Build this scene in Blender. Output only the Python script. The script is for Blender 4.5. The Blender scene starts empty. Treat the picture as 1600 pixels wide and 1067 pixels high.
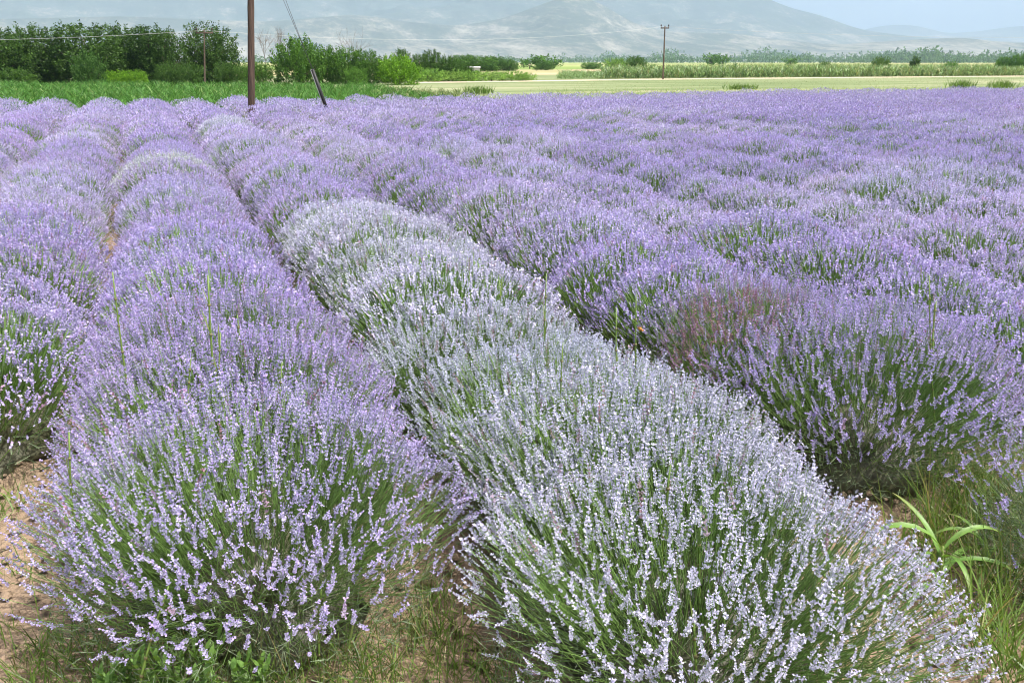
import bpy, math, random
import numpy as np
from mathutils import Vector, Matrix

# ------------------------------------------------------------------ camera, sky, sun, exposure
SC = bpy.context.scene
COL = SC.collection
CAM_H = 1.80
PITCH = math.radians(17.317)      # below the horizon
YAW = math.radians(21.883)        # to the right of the lavender rows (rows run along +Y)
FPX = 1400.0                      # focal length in pixels of a 1600 wide frame
cam_d = bpy.data.cameras.new('camera')
cam_d.sensor_width = 36.0
cam_d.lens = 36.0 * FPX / 1600.0
cam_d.clip_start = 0.05
cam_d.clip_end = 60000
cam = bpy.data.objects.new('camera', cam_d)
COL.objects.link(cam)
cam.location = (0, 0, CAM_H)
cam.rotation_euler = (math.pi / 2 - PITCH, 0, -YAW)
SC.camera = cam

SUN_EL = math.radians(62)
SUN_AZ = math.radians(22.5 + 112)   # clockwise from +Y : the sun stands to the right
sun_dir = Vector((math.sin(SUN_AZ) * math.cos(SUN_EL), math.cos(SUN_AZ) * math.cos(SUN_EL), math.sin(SUN_EL)))
W = bpy.data.worlds.new('World')
SC.world = W
W.use_nodes = True
wn = W.node_tree
wn.nodes.clear()
sky = wn.nodes.new('ShaderNodeTexSky')
sky.sky_type = 'NISHITA'
sky.sun_disc = False
sky.sun_elevation = SUN_EL
sky.sun_rotation = SUN_AZ
sky.air_density = 0.40
sky.dust_density = 7.0
sky.ozone_density = 1.0
bg = wn.nodes.new('ShaderNodeBackground')
bg.inputs['Strength'].default_value = 0.15
wo = wn.nodes.new('ShaderNodeOutputWorld')
wn.links.new(sky.outputs['Color'], bg.inputs['Color'])
wn.links.new(bg.outputs[0], wo.inputs['Surface'])
sl = bpy.data.lights.new('sun', 'SUN')
sl.energy = 3.4
sl.angle = math.radians(0.5)
sl.color = (1.0, 0.96, 0.90)
sun = bpy.data.objects.new('sun', sl)
COL.objects.link(sun)
sun.rotation_euler = sun_dir.to_track_quat('Z', 'Y').to_euler()

SC.view_settings.view_transform = 'Standard'
SC.view_settings.look = 'None'
SC.view_settings.gamma = 1.0
SC.view_settings.use_curve_mapping = False
SC.view_settings.exposure = 0.84

SC.render.engine = 'CYCLES'
cy = SC.cycles
cy.use_denoising = True
cy.use_adaptive_sampling = True
cy.adaptive_threshold = 0.015
cy.filter_width = 1.1
cy.max_bounces = 6
cy.diffuse_bounces = 3
cy.glossy_bounces = 2
cy.transmission_bounces = 4
cy.transparent_max_bounces = 4
cy.volume_bounces = 1
cy.caustics_reflective = False
cy.caustics_refractive = False

# ------------------------------------------------------------------ helpers
_F = np.array([math.sin(YAW) * math.cos(PITCH), math.cos(YAW) * math.cos(PITCH), -math.sin(PITCH)])
_R = np.array([math.cos(YAW), -math.sin(YAW), 0.0])
_U = np.cross(_R, _F)
_C = np.array([0, 0, CAM_H])


def ray(x, y):
    return _F * FPX + _R * (x - 800) + _U * (533.5 - y)


def on_ground(x, y, z=0.0):
    d = ray(x, y)
    return _C + d * ((z - CAM_H) / d[2])


def at(x, y, dist):
    """world point seen in direction (x, y) at a horizontal distance dist"""
    d = ray(x, y)
    return _C + d * (dist / math.hypot(d[0], d[1]))


def project(p):
    v = np.asarray(p, float) - _C
    w = v @ _F
    return 800 + FPX * (v @ _R) / w, 533.5 - FPX * (v @ _U) / w, w


def norm(a):
    return a / np.maximum(np.linalg.norm(a, axis=-1, keepdims=True), 1e-9)


class Geo:
    """collects quads and triangles with one colour attribute (r: tone, g: random, b: kind)"""

    def __init__(self):
        self.v, self.q, self.t, self.c, self.n = [], [], [], [], 0

    def add(self, v, q=None, t=None, c=None):
        v = np.asarray(v, np.float32).reshape(-1, 3)
        if q is not None and len(q):
            self.q.append(np.asarray(q, np.int32).reshape(-1, 4) + self.n)
        if t is not None and len(t):
            self.t.append(np.asarray(t, np.int32).reshape(-1, 3) + self.n)
        if c is None:
            c = np.zeros((len(v), 3), np.float32)
        c = np.asarray(c, np.float32)
        if c.ndim == 1:
            c = np.tile(c, (len(v), 1))
        self.v.append(v)
        self.c.append(c)
        self.n += len(v)
        return self

    def arrays(self):
        v = np.concatenate(self.v) if self.v else np.zeros((0, 3), np.float32)
        c = np.concatenate(self.c) if self.c else np.zeros((0, 3), np.float32)
        q = np.concatenate(self.q) if self.q else np.zeros((0, 4), np.int32)
        t = np.concatenate(self.t) if self.t else np.zeros((0, 3), np.int32)
        return v, q, t, c

    def mesh(self, name, mat, smooth=False):
        v, q, t, c = self.arrays()
        m = bpy.data.meshes.new(name)
        m.vertices.add(len(v))
        m.vertices.foreach_set('co', v.ravel())
        nl = len(q) * 4 + len(t) * 3
        m.loops.add(nl)
        m.loops.foreach_set('vertex_index', np.concatenate([q.ravel(), t.ravel()]).astype(np.int32))
        m.polygons.add(len(q) + len(t))
        st = np.concatenate([np.arange(len(q)) * 4, len(q) * 4 + np.arange(len(t)) * 3]).astype(np.int32)
        m.polygons.foreach_set('loop_start', st)
        if smooth:
            m.polygons.foreach_set('use_smooth', np.ones(len(st), bool))
        a = m.attributes.new('tint', 'FLOAT_COLOR', 'POINT')
        cc = np.ones((len(v), 4), np.float32)
        cc[:, :3] = c
        a.data.foreach_set('color', cc.ravel())
        m.materials.append(mat)
        m.update(calc_edges=True)
        return m


def link(name, mesh, parent=None, loc=None, rot=None, scale=None, color=None):
    o = bpy.data.objects.new(name, mesh)
    COL.objects.link(o)
    if parent is not None:
        o.parent = parent
    if loc is not None:
        o.location = [float(x) for x in loc]
    if rot is not None:
        o.rotation_euler = rot
    if scale is not None:
        o.scale = scale
    if color is not None:
        o.color = color
    return o


def tag(o, label=None, cat=None, group=None, kind=None):
    if label:
        o['label'] = label
    if cat:
        o['category'] = cat
    if group:
        o['group'] = group
    if kind:
        o['kind'] = kind
    return o


def thing(name, loc, label, cat, group=None, rz=0.0):
    o = link(name, None, loc=loc, rot=(0, 0, rz))
    o.empty_display_size = 0.2
    return tag(o, label, cat, group)


def strips(g, base, d, L, w, droop, nseg=3, side=None, c=None, rng=None, tip=0.12, belly=0.45, fold=0.0):
    """N tapering blades. base,d: (N,3); L,w,droop: (N,)"""
    N = len(base)
    d = norm(np.asarray(d, float))
    if side is None:
        a = norm(rng.normal(size=(N, 3)))
        side = norm(np.cross(d, a))
    L = np.broadcast_to(L, (N,))
    w = np.broadcast_to(w, (N,))
    droop = np.broadcast_to(droop, (N,))
    V = np.zeros((N, nseg + 1, 2, 3))
    for k in range(nseg + 1):
        t = k / nseg
        p = base + d * (L * t)[:, None]
        p = p + np.stack([np.zeros(N), np.zeros(N), -droop * L * t * t], 1)
        f = (0.55 + 0.45 * math.sin(math.pi * min(1, (t + 0.001) / (2 * belly)))) if t < belly else (1 - ((t - belly) / (1 - belly)) ** 1.6)
        f = max(f, tip)
        V[:, k, 0] = p - side * (w * f * 0.5)[:, None]
        V[:, k, 1] = p + side * (w * f * 0.5)[:, None]
    i0 = (np.arange(N) * (nseg + 1) * 2)[:, None]
    Q = []
    for k in range(nseg):
        a = i0 + 2 * k
        Q.append(np.concatenate([a, a + 1, a + 3, a + 2], 1))
    if c is not None:
        c = np.asarray(c, float)
        if c.ndim == 2:
            c = np.repeat(c, (nseg + 1) * 2, 0)
    g.add(V.reshape(-1, 3), q=np.concatenate(Q), c=c)


def tube(g, pts, rad, n=6, c=(0.5, 0.5, 0), cap=True):
    pts = np.asarray(pts, float)
    K = len(pts)
    rad = np.broadcast_to(rad, (K,))
    tan = norm(np.gradient(pts, axis=0))
    ref = np.array([0, 0, 1.0]) if abs(tan[0][2]) < 0.9 else np.array([1.0, 0, 0])
    V = []
    for k in range(K):
        a = norm(np.cross(tan[k], ref))
        b = np.cross(tan[k], a)
        th = np.arange(n) * 2 * math.pi / n
        V.append(pts[k] + (np.cos(th)[:, None] * a + np.sin(th)[:, None] * b) * rad[k])
    Q = [[k * n + i, k * n + (i + 1) % n, (k + 1) * n + (i + 1) % n, (k + 1) * n + i] for k in range(K - 1) for i in range(n)]
    T = []
    V = np.concatenate(V)
    if cap:
        V = np.concatenate([V, pts[:1], pts[-1:]])
        T = [[i, K * n, (i + 1) % n] for i in range(n)] + [[(K - 1) * n + i, (K - 1) * n + (i + 1) % n, K * n + 1] for i in range(n)]
    g.add(V, q=Q, t=T, c=c)


def box(g, cen, size, ax=None, c=(0.5, 0.5, 0), bev=0.0):
    s = np.array(size) / 2
    pts = np.array([[x, y, z] for z in (-1, 1) for y in (-1, 1) for x in (-1, 1)], float) * s
    if ax is not None:
        pts = pts @ np.array(ax)
    g.add(pts + np.array(cen), q=[[0, 2, 3, 1], [4, 5, 7, 6], [0, 1, 5, 4], [2, 6, 7, 3], [0, 4, 6, 2], [1, 3, 7, 5]], c=c)


# value noise for shapes ---------------------------------------------------------------
_T = np.random.default_rng(99).random((256, 256))


def vnoise(x, y):
    xi = np.floor(x).astype(int)
    yi = np.floor(y).astype(int)
    fx = x - xi
    fy = y - yi
    fx = fx * fx * (3 - 2 * fx)
    fy = fy * fy * (3 - 2 * fy)
    a = _T[xi & 255, yi & 255]
    b = _T[(xi + 1) & 255, yi & 255]
    c = _T[xi & 255, (yi + 1) & 255]
    d = _T[(xi + 1) & 255, (yi + 1) & 255]
    return (a * (1 - fx) + b * fx) * (1 - fy) + (c * (1 - fx) + d * fx) * fy


def fbm(x, y, o=5, gain=0.5):
    s, a, n = 0, 1.0, 0
    for k in range(o):
        s = s + a * vnoise(x * 2 ** k + 17.3 * k, y * 2 ** k + 5.1 * k)
        n += a
        a *= gain
    return s / n


# ------------------------------------------------------------------ materials
def new_mat(name):
    m = bpy.data.materials.new(name)
    m.use_nodes = True
    nt = m.node_tree
    nt.nodes.clear()
    out = nt.nodes.new('ShaderNodeOutputMaterial')
    return m, nt, out


def ramp(nt, fac, stops):
    r = nt.nodes.new('ShaderNodeValToRGB')
    e = r.color_ramp.elements
    while len(e) < len(stops):
        e.new(0.5)
    for i, (p, c) in enumerate(stops):
        e[i].position = p
        e[i].color = (*c, 1)
    nt.links.new(fac, r.inputs['Fac'])
    return r.outputs['Color']


def mixc(nt, a, b, fac, mode='MIX'):
    m = nt.nodes.new('ShaderNodeMix')
    m.data_type = 'RGBA'
    m.blend_type = mode
    for s, v in ((0, fac), (6, a), (7, b)):
        if isinstance(v, (int, float)):
            m.inputs[s].default_value = v
        elif isinstance(v, tuple):
            m.inputs[s].default_value = (*v, 1)
        else:
            nt.links.new(v, m.inputs[s])
    return m.outputs[2]


def noise(nt, scale, detail=3, coord=None, rough=0.55, out='Fac'):
    n = nt.nodes.new('ShaderNodeTexNoise')
    n.inputs['Scale'].default_value = scale
    n.inputs['Detail'].default_value = detail
    n.inputs['Roughness'].default_value = rough
    if coord is not None:
        nt.links.new(coord, n.inputs['Vector'])
    return n.outputs[out]


def tint(nt):
    a = nt.nodes.new('ShaderNodeAttribute')
    a.attribute_name = 'tint'
    s = nt.nodes.new('ShaderNodeSeparateColor')
    nt.links.new(a.outputs['Color'], s.inputs[0])
    return s.outputs[0], s.outputs[1], s.outputs[2]


def math_n(nt, op, a, b=None):
    m = nt.nodes.new('ShaderNodeMath')
    m.operation = op
    for i, v in enumerate((a, b)):
        if v is None:
            continue
        if isinstance(v, (int, float)):
            m.inputs[i].default_value = v
        else:
            nt.links.new(v, m.inputs[i])
    return m.outputs[0]


def hsv(nt, col, h=0.5, s=1.0, v=1.0):
    n = nt.nodes.new('ShaderNodeHueSaturation')
    for k, x in (('Hue', h), ('Saturation', s), ('Value', v)):
        if isinstance(x, (int, float)):
            n.inputs[k].default_value = x
        else:
            nt.links.new(x, n.inputs[k])
    nt.links.new(col, n.inputs['Color'])
    return n.outputs['Color']


def mapr(nt, v, a, b):
    n = nt.nodes.new('ShaderNodeMapRange')
    n.inputs[3].default_value = a
    n.inputs[4].default_value = b
    nt.links.new(v, n.inputs[0])
    return n.outputs[0]


def thin_leaf(nt, out, col, trans=0.35, gloss=0.0, rough=0.5, tcol=None):
    d = nt.nodes.new('ShaderNodeBsdfDiffuse')
    nt.links.new(col, d.inputs['Color'])
    t = nt.nodes.new('ShaderNodeBsdfTranslucent')
    nt.links.new(tcol if tcol is not None else col, t.inputs['Color'])
    m = nt.nodes.new('ShaderNodeMixShader')
    m.inputs[0].default_value = trans
    nt.links.new(d.outputs[0], m.inputs[1])
    nt.links.new(t.outputs[0], m.inputs[2])
    last = m.outputs[0]
    if gloss:
        g = nt.nodes.new('ShaderNodeBsdfGlossy')
        g.inputs['Roughness'].default_value = rough
        m2 = nt.nodes.new('ShaderNodeMixShader')
        m2.inputs[0].default_value = gloss
        nt.links.new(last, m2.inputs[1])
        nt.links.new(g.outputs[0], m2.inputs[2])
        last = m2.outputs[0]
    nt.links.new(last, out.inputs['Surface'])


def leaf_mat(name, lo, hi, trans=0.35, gloss=0.04, use_obj=False, b_col=None, sat=1.0):
    m, nt, out = new_mat(name)
    r, g, b = tint(nt)
    col = mixc(nt, lo, hi, r)
    if b_col is not None:
        col = mixc(nt, col, b_col, b)
    if use_obj:
        oi = nt.nodes.new('ShaderNodeObjectInfo')
        col = mixc(nt, col, oi.outputs['Color'], 1.0, 'MULTIPLY')
    col = hsv(nt, col, s=sat, v=mapr(nt, g, 0.7, 1.3))
    tc = mixc(nt, col, (1.0, 1.0, 0.55), 1.0, 'MULTIPLY')
    thin_leaf(nt, out, col, trans, gloss, tcol=tc)
    return m


def flower_mat():
    # calyx -> corolla colours from the bush's own colour
    m, nt, out = new_mat('lavender_flower')
    r, g, b = tint(nt)
    oi = nt.nodes.new('ShaderNodeObjectInfo')
    oc = oi.outputs['Color']
    pale = mixc(nt, oc, (0.60, 0.655, 0.70), 0.48)
    pale = hsv(nt, pale, v=1.0)
    col = mixc(nt, pale, oc, r)
    col = mixc(nt, col, (0.33, 0.175, 0.20), b)     # spent, brownish flowers
    col = hsv(nt, col, h=mapr(nt, g, 0.485, 0.515), v=mapr(nt, g, 0.78, 1.18))
    thin_leaf(nt, out, col, 0.30, 0.0)
    return m


def simple_mat(name, c1, c2, scale, rough=0.8, bump=0.0, metal=0.0, stretch=None, detail=5, extra=None):
    m, nt, out = new_mat(name)
    tc = nt.nodes.new('ShaderNodeTexCoord')
    co = tc.outputs['Object']
    if stretch:
        mp = nt.nodes.new('ShaderNodeMapping')
        mp.inputs['Scale'].default_value = stretch
        nt.links.new(co, mp.inputs['Vector'])
        co = mp.outputs[0]
    n = noise(nt, scale, detail, co, 0.6)
    col = ramp(nt, n, [(0.3, c1), (0.7, c2)])
    p = nt.nodes.new('ShaderNodeBsdfPrincipled')
    nt.links.new(col, p.inputs['Base Color'])
    p.inputs['Roughness'].default_value = rough
    p.inputs['Metallic'].default_value = metal
    p.inputs['Specular IOR Level'].default_value = 0.25
    if bump:
        bm = nt.nodes.new('ShaderNodeBump')
        bm.inputs['Strength'].default_value = bump
        bm.inputs['Distance'].default_value = 0.02
        nt.links.new(n, bm.inputs['Height'])
        nt.links.new(bm.outputs[0], p.inputs['Normal'])
    nt.links.new(p.outputs[0], out.inputs['Surface'])
    return m


M_FLOWER = flower_mat()
M_STEM = leaf_mat('lavender_stem', (0.12, 0.235, 0.05), (0.25, 0.41, 0.115), 0.15, 0.05)
M_LEAF = leaf_mat('lavender_leaf', (0.10, 0.16, 0.075), (0.24, 0.31, 0.185), 0.25, 0.04, b_col=(0.20, 0.15, 0.10))
M_GRASS = leaf_mat('grass_blade', (0.10, 0.19, 0.03), (0.20, 0.32, 0.06), 0.35, 0.05, b_col=(0.40, 0.33, 0.16))
M_MEADOW = leaf_mat('meadow_blade', (0.12, 0.17, 0.06), (0.23, 0.28, 0.13), 0.35, 0.03, b_col=(0.42, 0.37, 0.22))
M_WEED = leaf_mat('weed_leaf', (0.10, 0.22, 0.035), (0.19, 0.34, 0.07), 0.35, 0.04, b_col=(0.34, 0.33, 0.12))
M_MAIZE = leaf_mat('maize_leaf', (0.04, 0.14, 0.02), (0.10, 0.23, 0.055), 0.35, 0.015, b_col=(0.20, 0.29, 0.10))
M_FARMAIZE = leaf_mat('tall_maize_leaf', (0.13, 0.23, 0.075), (0.25, 0.38, 0.16), 0.35, 0.05, b_col=(0.36, 0.36, 0.18))
M_TREE = leaf_mat('tree_leaf', (0.020, 0.052, 0.012), (0.075, 0.145, 0.028), 0.30, 0.02, use_obj=True)
M_BARK = simple_mat('bark', (0.06, 0.045, 0.035), (0.15, 0.12, 0.09), 6, 0.9, 0.4, stretch=(1, 1, 0.2))
M_DEADWOOD = simple_mat('dead_wood', (0.13, 0.11, 0.10), (0.22, 0.20, 0.18), 6, 0.9, 0.3)
M_POLE = simple_mat('weathered_pole_wood', (0.030, 0.022, 0.018), (0.125, 0.085, 0.064), 9, 0.85, 0.6, stretch=(3, 3, 0.16), detail=7)
M_POLE2 = simple_mat('far_pole_wood', (0.07, 0.052, 0.04), (0.15, 0.11, 0.085), 9, 0.85, 0.3, stretch=(3, 3, 0.2))
M_STEEL = simple_mat('galvanised_steel', (0.10, 0.10, 0.11), (0.18, 0.18, 0.19), 30, 0.5, 0.0, metal=0.5)
M_BLACK = simple_mat('black_plastic', (0.012, 0.012, 0.013), (0.03, 0.03, 0.03), 14, 0.45)
M_PALEPL = simple_mat('pale_plastic', (0.50, 0.49, 0.45), (0.66, 0.65, 0.62), 14, 0.5)
M_ALU = simple_mat('aluminium_cable', (0.48, 0.49, 0.50), (0.58, 0.59, 0.60), 4, 0.45, metal=0.2)
M_INSUL = simple_mat('dark_insulator', (0.03, 0.025, 0.02), (0.07, 0.05, 0.04), 10, 0.3)
M_ORANGE = simple_mat('butterfly_wing', (0.62, 0.24, 0.04), (0.75, 0.36, 0.09), 60, 0.7)
M_WHITE = simple_mat('white_wall', (0.42, 0.42, 0.40), (0.5, 0.5, 0.48), 3, 0.8)
M_ROOF = simple_mat('grey_roof', (0.42, 0.42, 0.42), (0.55, 0.54, 0.52), 3, 0.7)


def soil_mat():
    m, nt, out = new_mat('dry_soil')
    tc = nt.nodes.new('ShaderNodeTexCoord')
    co = tc.outputs['Object']
    n1 = noise(nt, 1.3, 4, co)
    n2 = noise(nt, 28, 6, co, 0.65)
    col = ramp(nt, n2, [(0.25, (0.19, 0.13, 0.085)), (0.55, (0.35, 0.255, 0.175)), (0.8, (0.48, 0.375, 0.275))])
    col2 = mixc(nt, col, (0.29, 0.22, 0.155), n1)
    v = nt.nodes.new('ShaderNodeTexVoronoi')
    v.inputs['Scale'].default_value = 40
    nt.links.new(co, v.inputs['Vector'])
    h = math_n(nt, 'ADD', math_n(nt, 'MULTIPLY', v.outputs['Distance'], 0.6), n2)
    p = nt.nodes.new('ShaderNodeBsdfPrincipled')
    nt.links.new(col2, p.inputs['Base Color'])
    p.inputs['Roughness'].default_value = 0.95
    p.inputs['Specular IOR Level'].default_value = 0.1
    b = nt.nodes.new('ShaderNodeBump')
    b.inputs['Strength'].default_value = 0.9
    b.inputs['Distance'].default_value = 0.02
    nt.links.new(h, b.inputs['Height'])
    nt.links.new(b.outputs[0], p.inputs['Normal'])
    nt.links.new(p.outputs[0], out.inputs['Surface'])
    return m


M_SOIL = soil_mat()


def land_mat():
    """far fields: long strips of crop and stubble"""
    m, nt, out = new_mat('far_fields')
    tc = nt.nodes.new('ShaderNodeTexCoord')
    co = tc.outputs['Object']
    mp = nt.nodes.new('ShaderNodeMapping')
    mp.inputs['Rotation'].default_value = (0, 0, YAW)
    mp.inputs['Scale'].default_value = (0.0030, 0.012, 1)
    nt.links.new(co, mp.inputs['Vector'])
    v = nt.nodes.new('ShaderNodeTexVoronoi')
    v.inputs['Scale'].default_value = 1.0
    nt.links.new(mp.outputs[0], v.inputs['Vector'])
    s = nt.nodes.new('ShaderNodeSeparateColor')
    nt.links.new(v.outputs['Color'], s.inputs[0])
    col = ramp(nt, s.outputs[0], [(0.0, (0.16, 0.24, 0.07)), (0.35, (0.24, 0.31, 0.11)), (0.62, (0.36, 0.36, 0.17)), (0.85, (0.44, 0.35, 0.23)), (1.0, (0.14, 0.22, 0.06))])
    n = noise(nt, 0.15, 5, co)
    col = hsv(nt, col, v=mapr(nt, n, 0.7, 1.3))
    d = nt.nodes.new('ShaderNodeBsdfDiffuse')
    nt.links.new(col, d.inputs['Color'])
    nt.links.new(d.outputs[0], out.inputs['Surface'])
    return m


def meadow_mat():
    m, nt, out = new_mat('mown_meadow')
    tc = nt.nodes.new('ShaderNodeTexCoord')
    co = tc.outputs['Object']
    mp = nt.nodes.new('ShaderNodeMapping')
    mp.inputs['Scale'].default_value = (0.03, 0.22, 1)
    nt.links.new(co, mp.inputs['Vector'])
    n = noise(nt, 1.0, 5, mp.outputs[0], 0.6)
    col = ramp(nt, n, [(0.30, (0.12, 0.165, 0.075)), (0.50, (0.19, 0.235, 0.12)), (0.64, (0.30, 0.305, 0.19)), (0.78, (0.37, 0.31, 0.22))])
    n2 = noise(nt, 2.2, 4, co)
    col = hsv(nt, col, v=mapr(nt, n2, 0.65, 1.35))
    d = nt.nodes.new('ShaderNodeBsdfDiffuse')
    nt.links.new(col, d.inputs['Color'])
    nt.links.new(d.outputs[0], out.inputs['Surface'])
    return m


def mountain_mat():
    m, nt, out = new_mat('rocky_mountain')
    tc = nt.nodes.new('ShaderNodeTexCoord')
    co = tc.outputs['Object']
    mp = nt.nodes.new('ShaderNodeMapping')
    mp.vector_type = 'POINT'
    mp.inputs['Rotation'].default_value = (0, 0, YAW)
    mp.inputs['Scale'].default_value = (1.0, 0.3, 2.0)
    nt.links.new(co, mp.inputs['Vector'])
    co0 = co
    co = mp.outputs[0]
    n = noise(nt, 0.0042, 10, co, 0.76)
    n2 = noise(nt, 0.035, 6, co, 0.8)
    sx = nt.nodes.new('ShaderNodeSeparateXYZ')
    nt.links.new(co0, sx.inputs[0])
    hz = math_n(nt, 'MULTIPLY', sx.outputs[2], -0.00028)     # bare rock low down, scrub above
    f = math_n(nt, 'ADD', math_n(nt, 'ADD', math_n(nt, 'MULTIPLY', n, 0.75), math_n(nt, 'MULTIPLY', n2, 0.4)), hz)
    col = ramp(nt, f, [(0.40, (0.045, 0.060, 0.055)), (0.52, (0.07, 0.083, 0.075)), (0.58, (0.15, 0.145, 0.125)), (0.70, (0.29, 0.275, 0.245))])
    d = nt.nodes.new('ShaderNodeBsdfDiffuse')
    nt.links.new(col, d.inputs['Color'])
    nt.links.new(d.outputs[0], out.inputs['Surface'])
    return m


# ------------------------------------------------------------------ ground
def flat_sheet(name, pts, z, mat):
    g = Geo()
    p = np.array([[x, y, z] for x, y in pts])
    cx = p.mean(0)
    n = len(p)
    g.add(np.concatenate([p, cx[None]]), t=[[i, (i + 1) % n, n] for i in range(n)])
    return link(name, g.mesh(name, mat))


R_LAND = 14000.0
a = np.arange(64) * 2 * math.pi / 64
o = flat_sheet('ground', np.stack([np.cos(a), np.sin(a)], 1) * R_LAND, -0.06, land_mat())
tag(o, kind='structure')

FIELD_Y = 31.2
# soil of the lavender field: a fine, cloddy relief close by, coarse farther off
def soil_sheet(name, xs, ys, amp):
    X, Y = np.meshgrid(xs, ys, indexing='ij')
    Z = amp * (fbm(X * 1.7, Y * 1.7, 4) - 0.5) + amp * 0.7 * (np.abs(fbm(X * 9, Y * 9, 4) - 0.5) * 2) + amp * 0.35 * fbm(X * 30, Y * 30, 3)
    V = np.stack([X, Y, Z - amp * 0.6], -1).reshape(-1, 3)
    ny = len(ys)
    i = np.arange(len(xs) - 1)[:, None] * ny + np.arange(ny - 1)[None]
    Q = np.stack([i, i + ny, i + ny + 1, i + 1], -1).reshape(-1, 4)
    g = Geo().add(V, q=Q)
    return tag(link(name, g.mesh(name, M_SOIL, smooth=True)), kind='structure')


soil_sheet('field_soil', np.arange(-2.6, 5.2, 0.028), np.arange(0.6, 6.0, 0.028), 0.05)
soil_sheet('field_soil_far', np.arange(-9.0, 50, 0.7), np.arange(6.0, FIELD_Y + 1.0, 0.35), 0.03)
soil_sheet('field_soil_side', np.arange(5.178, 12.0, 0.2), np.arange(0.6, 6.1, 0.2), 0.03)

rngG = np.random.default_rng(5)


# ------------------------------------------------------------------ lavender
def floret_quads(p, out_dir, side, L, w, fold):
    """one pointed quad per floret: p base (N,3)"""
    up = norm(np.cross(side, out_dir))
    a = p
    b = p + out_dir * (L * 0.5)[:, None] - side * (w * 0.5)[:, None] + up * fold[:, None]
    c = p + out_dir * L[:, None]
    d = p + out_dir * (L * 0.5)[:, None] + side * (w * 0.5)[:, None] + up * fold[:, None]
    V = np.stack([a, b, c, d], 1)
    Q = (np.arange(len(p)) * 4)[:, None] + np.arange(4)[None]
    return V.reshape(-1, 3), Q


def spike_geo(rng, lod):
    """a flower spike standing on the origin along +Z, about 6 cm long"""
    g = Geo()
    L = rng.uniform(0.042, 0.066)
    if lod == 0:
        nw = int(round(L / 0.0112))
        zs = list(np.linspace(0.0, L, nw))
        if rng.random() < 0.6:
            zs = [-rng.uniform(0.014, 0.022)] + zs
        for i, z in enumerate(zs):
            fr = max(0, z) / L
            k = 5 if fr < 0.75 else 4
            th = np.arange(k) * 2 * math.pi / k + rng.uniform(0, 6.28) + rng.normal(0, 0.18, k)
            el = np.radians(rng.normal(48 + 28 * fr, 9, k))
            rad = np.stack([np.cos(th), np.sin(th), np.zeros(k)], 1)
            od = norm(rad * np.cos(el)[:, None] + np.array([0, 0, 1.0]) * np.sin(el)[:, None])
            sd = np.stack([-np.sin(th), np.cos(th), np.zeros(k)], 1)
            base = rad * 0.0012 + np.array([0, 0, z])
            ln = rng.uniform(0.0092, 0.0125, k) * (1 - 0.30 * fr)
            V, Q = floret_quads(base, od, sd, ln, rng.uniform(0.0056, 0.0072, k) * (1 - .25 * fr), -rng.uniform(0.0004, 0.0012, k))
            g.add(V, q=Q, c=np.repeat(np.stack([rng.uniform(0, 0.35, k), np.full(k, 0.5), np.zeros(k)], 1), 4, 0))
            # open corollas on some of them
            m = rng.random(k) < 0.42 * (1 - 0.3 * fr)
            if m.any():
                kk = int(m.sum())
                tip = base[m] + od[m] * (ln[m] * 0.78)[:, None]
                for s in ((1, -1) if rng.random() < 0.3 else (1,)):
                    od2 = norm(od[m] * 0.55 + np.cross(od[m], sd[m]) * s * 0.75 + rng.normal(0, 0.2, (kk, 3)))
                    V, Q = floret_quads(tip, od2, sd[m], rng.uniform(0.006, 0.0085, kk), rng.uniform(0.006, 0.008, kk), rng.uniform(-0.001, 0.001, kk))
                    g.add(V, q=Q, c=np.repeat(np.stack([rng.uniform(0.6, 1.0, kk), np.full(kk, 0.5), np.zeros(kk)], 1), 4, 0))
    elif lod == 1:
        zs = np.linspace(0.0, L * 0.86, 4)
        for z in zs:
            k = 2
            th = rng.uniform(0, 6.28) + np.arange(k) * math.pi + rng.normal(0, .3, k)
            el = np.radians(rng.normal(52, 14, k))
            rad = np.stack([np.cos(th), np.sin(th), np.zeros(k)], 1)
            od = norm(rad * np.cos(el)[:, None] + np.array([0, 0, 1.0]) * np.sin(el)[:, None])
            sd = np.stack([-np.sin(th), np.cos(th), np.zeros(k)], 1)
            V, Q = floret_quads(np.tile([0, 0, z], (k, 1)) - od * 0.003, od, sd, np.full(k, 0.0165), np.full(k, 0.012), np.full(k, -0.002))
            g.add(V, q=Q, c=np.repeat(np.stack([rng.choice([0.05, 0.3, 0.9], k), np.full(k, .5), np.zeros(k)], 1), 4, 0))
    else:
        for i in range(2 if lod == 2 else 1):
            th = rng.uniform(0, 6.28)
            sd = np.array([[math.cos(th), math.sin(th), 0]])
            od = norm(np.array([[rng.normal(0, .18), rng.normal(0, .18), 1.0]]))
            V, Q = floret_quads(np.array([[0, 0, 0.03 * i - 0.004]]), od, sd, np.array([L * (0.66 if lod == 2 else 1.05)]), np.array([0.017 if lod == 2 else 0.026]), np.array([0.003]))
            g.add(V, q=Q, c=np.repeat(np.array([[rng.choice([0.1, 0.45, 0.9]), .5, 0]]), 4, 0))
    return g.arrays()


_r = np.random.default_rng(11)
SPIKES = {0: [spike_geo(_r, 0) for _ in range(10)], 1: [spike_geo(_r, 1) for _ in range(8)], 2: [spike_geo(_r, 2) for _ in range(6)], 3: [spike_geo(_r, 3) for _ in range(6)]}
SPIKE_MESH = []
for A in SPIKES[0]:
    gg = Geo().add(A[0], q=A[1], c=A[3])
    SPIKE_MESH.append(gg.mesh('flower_spike', M_FLOWER))


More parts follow.
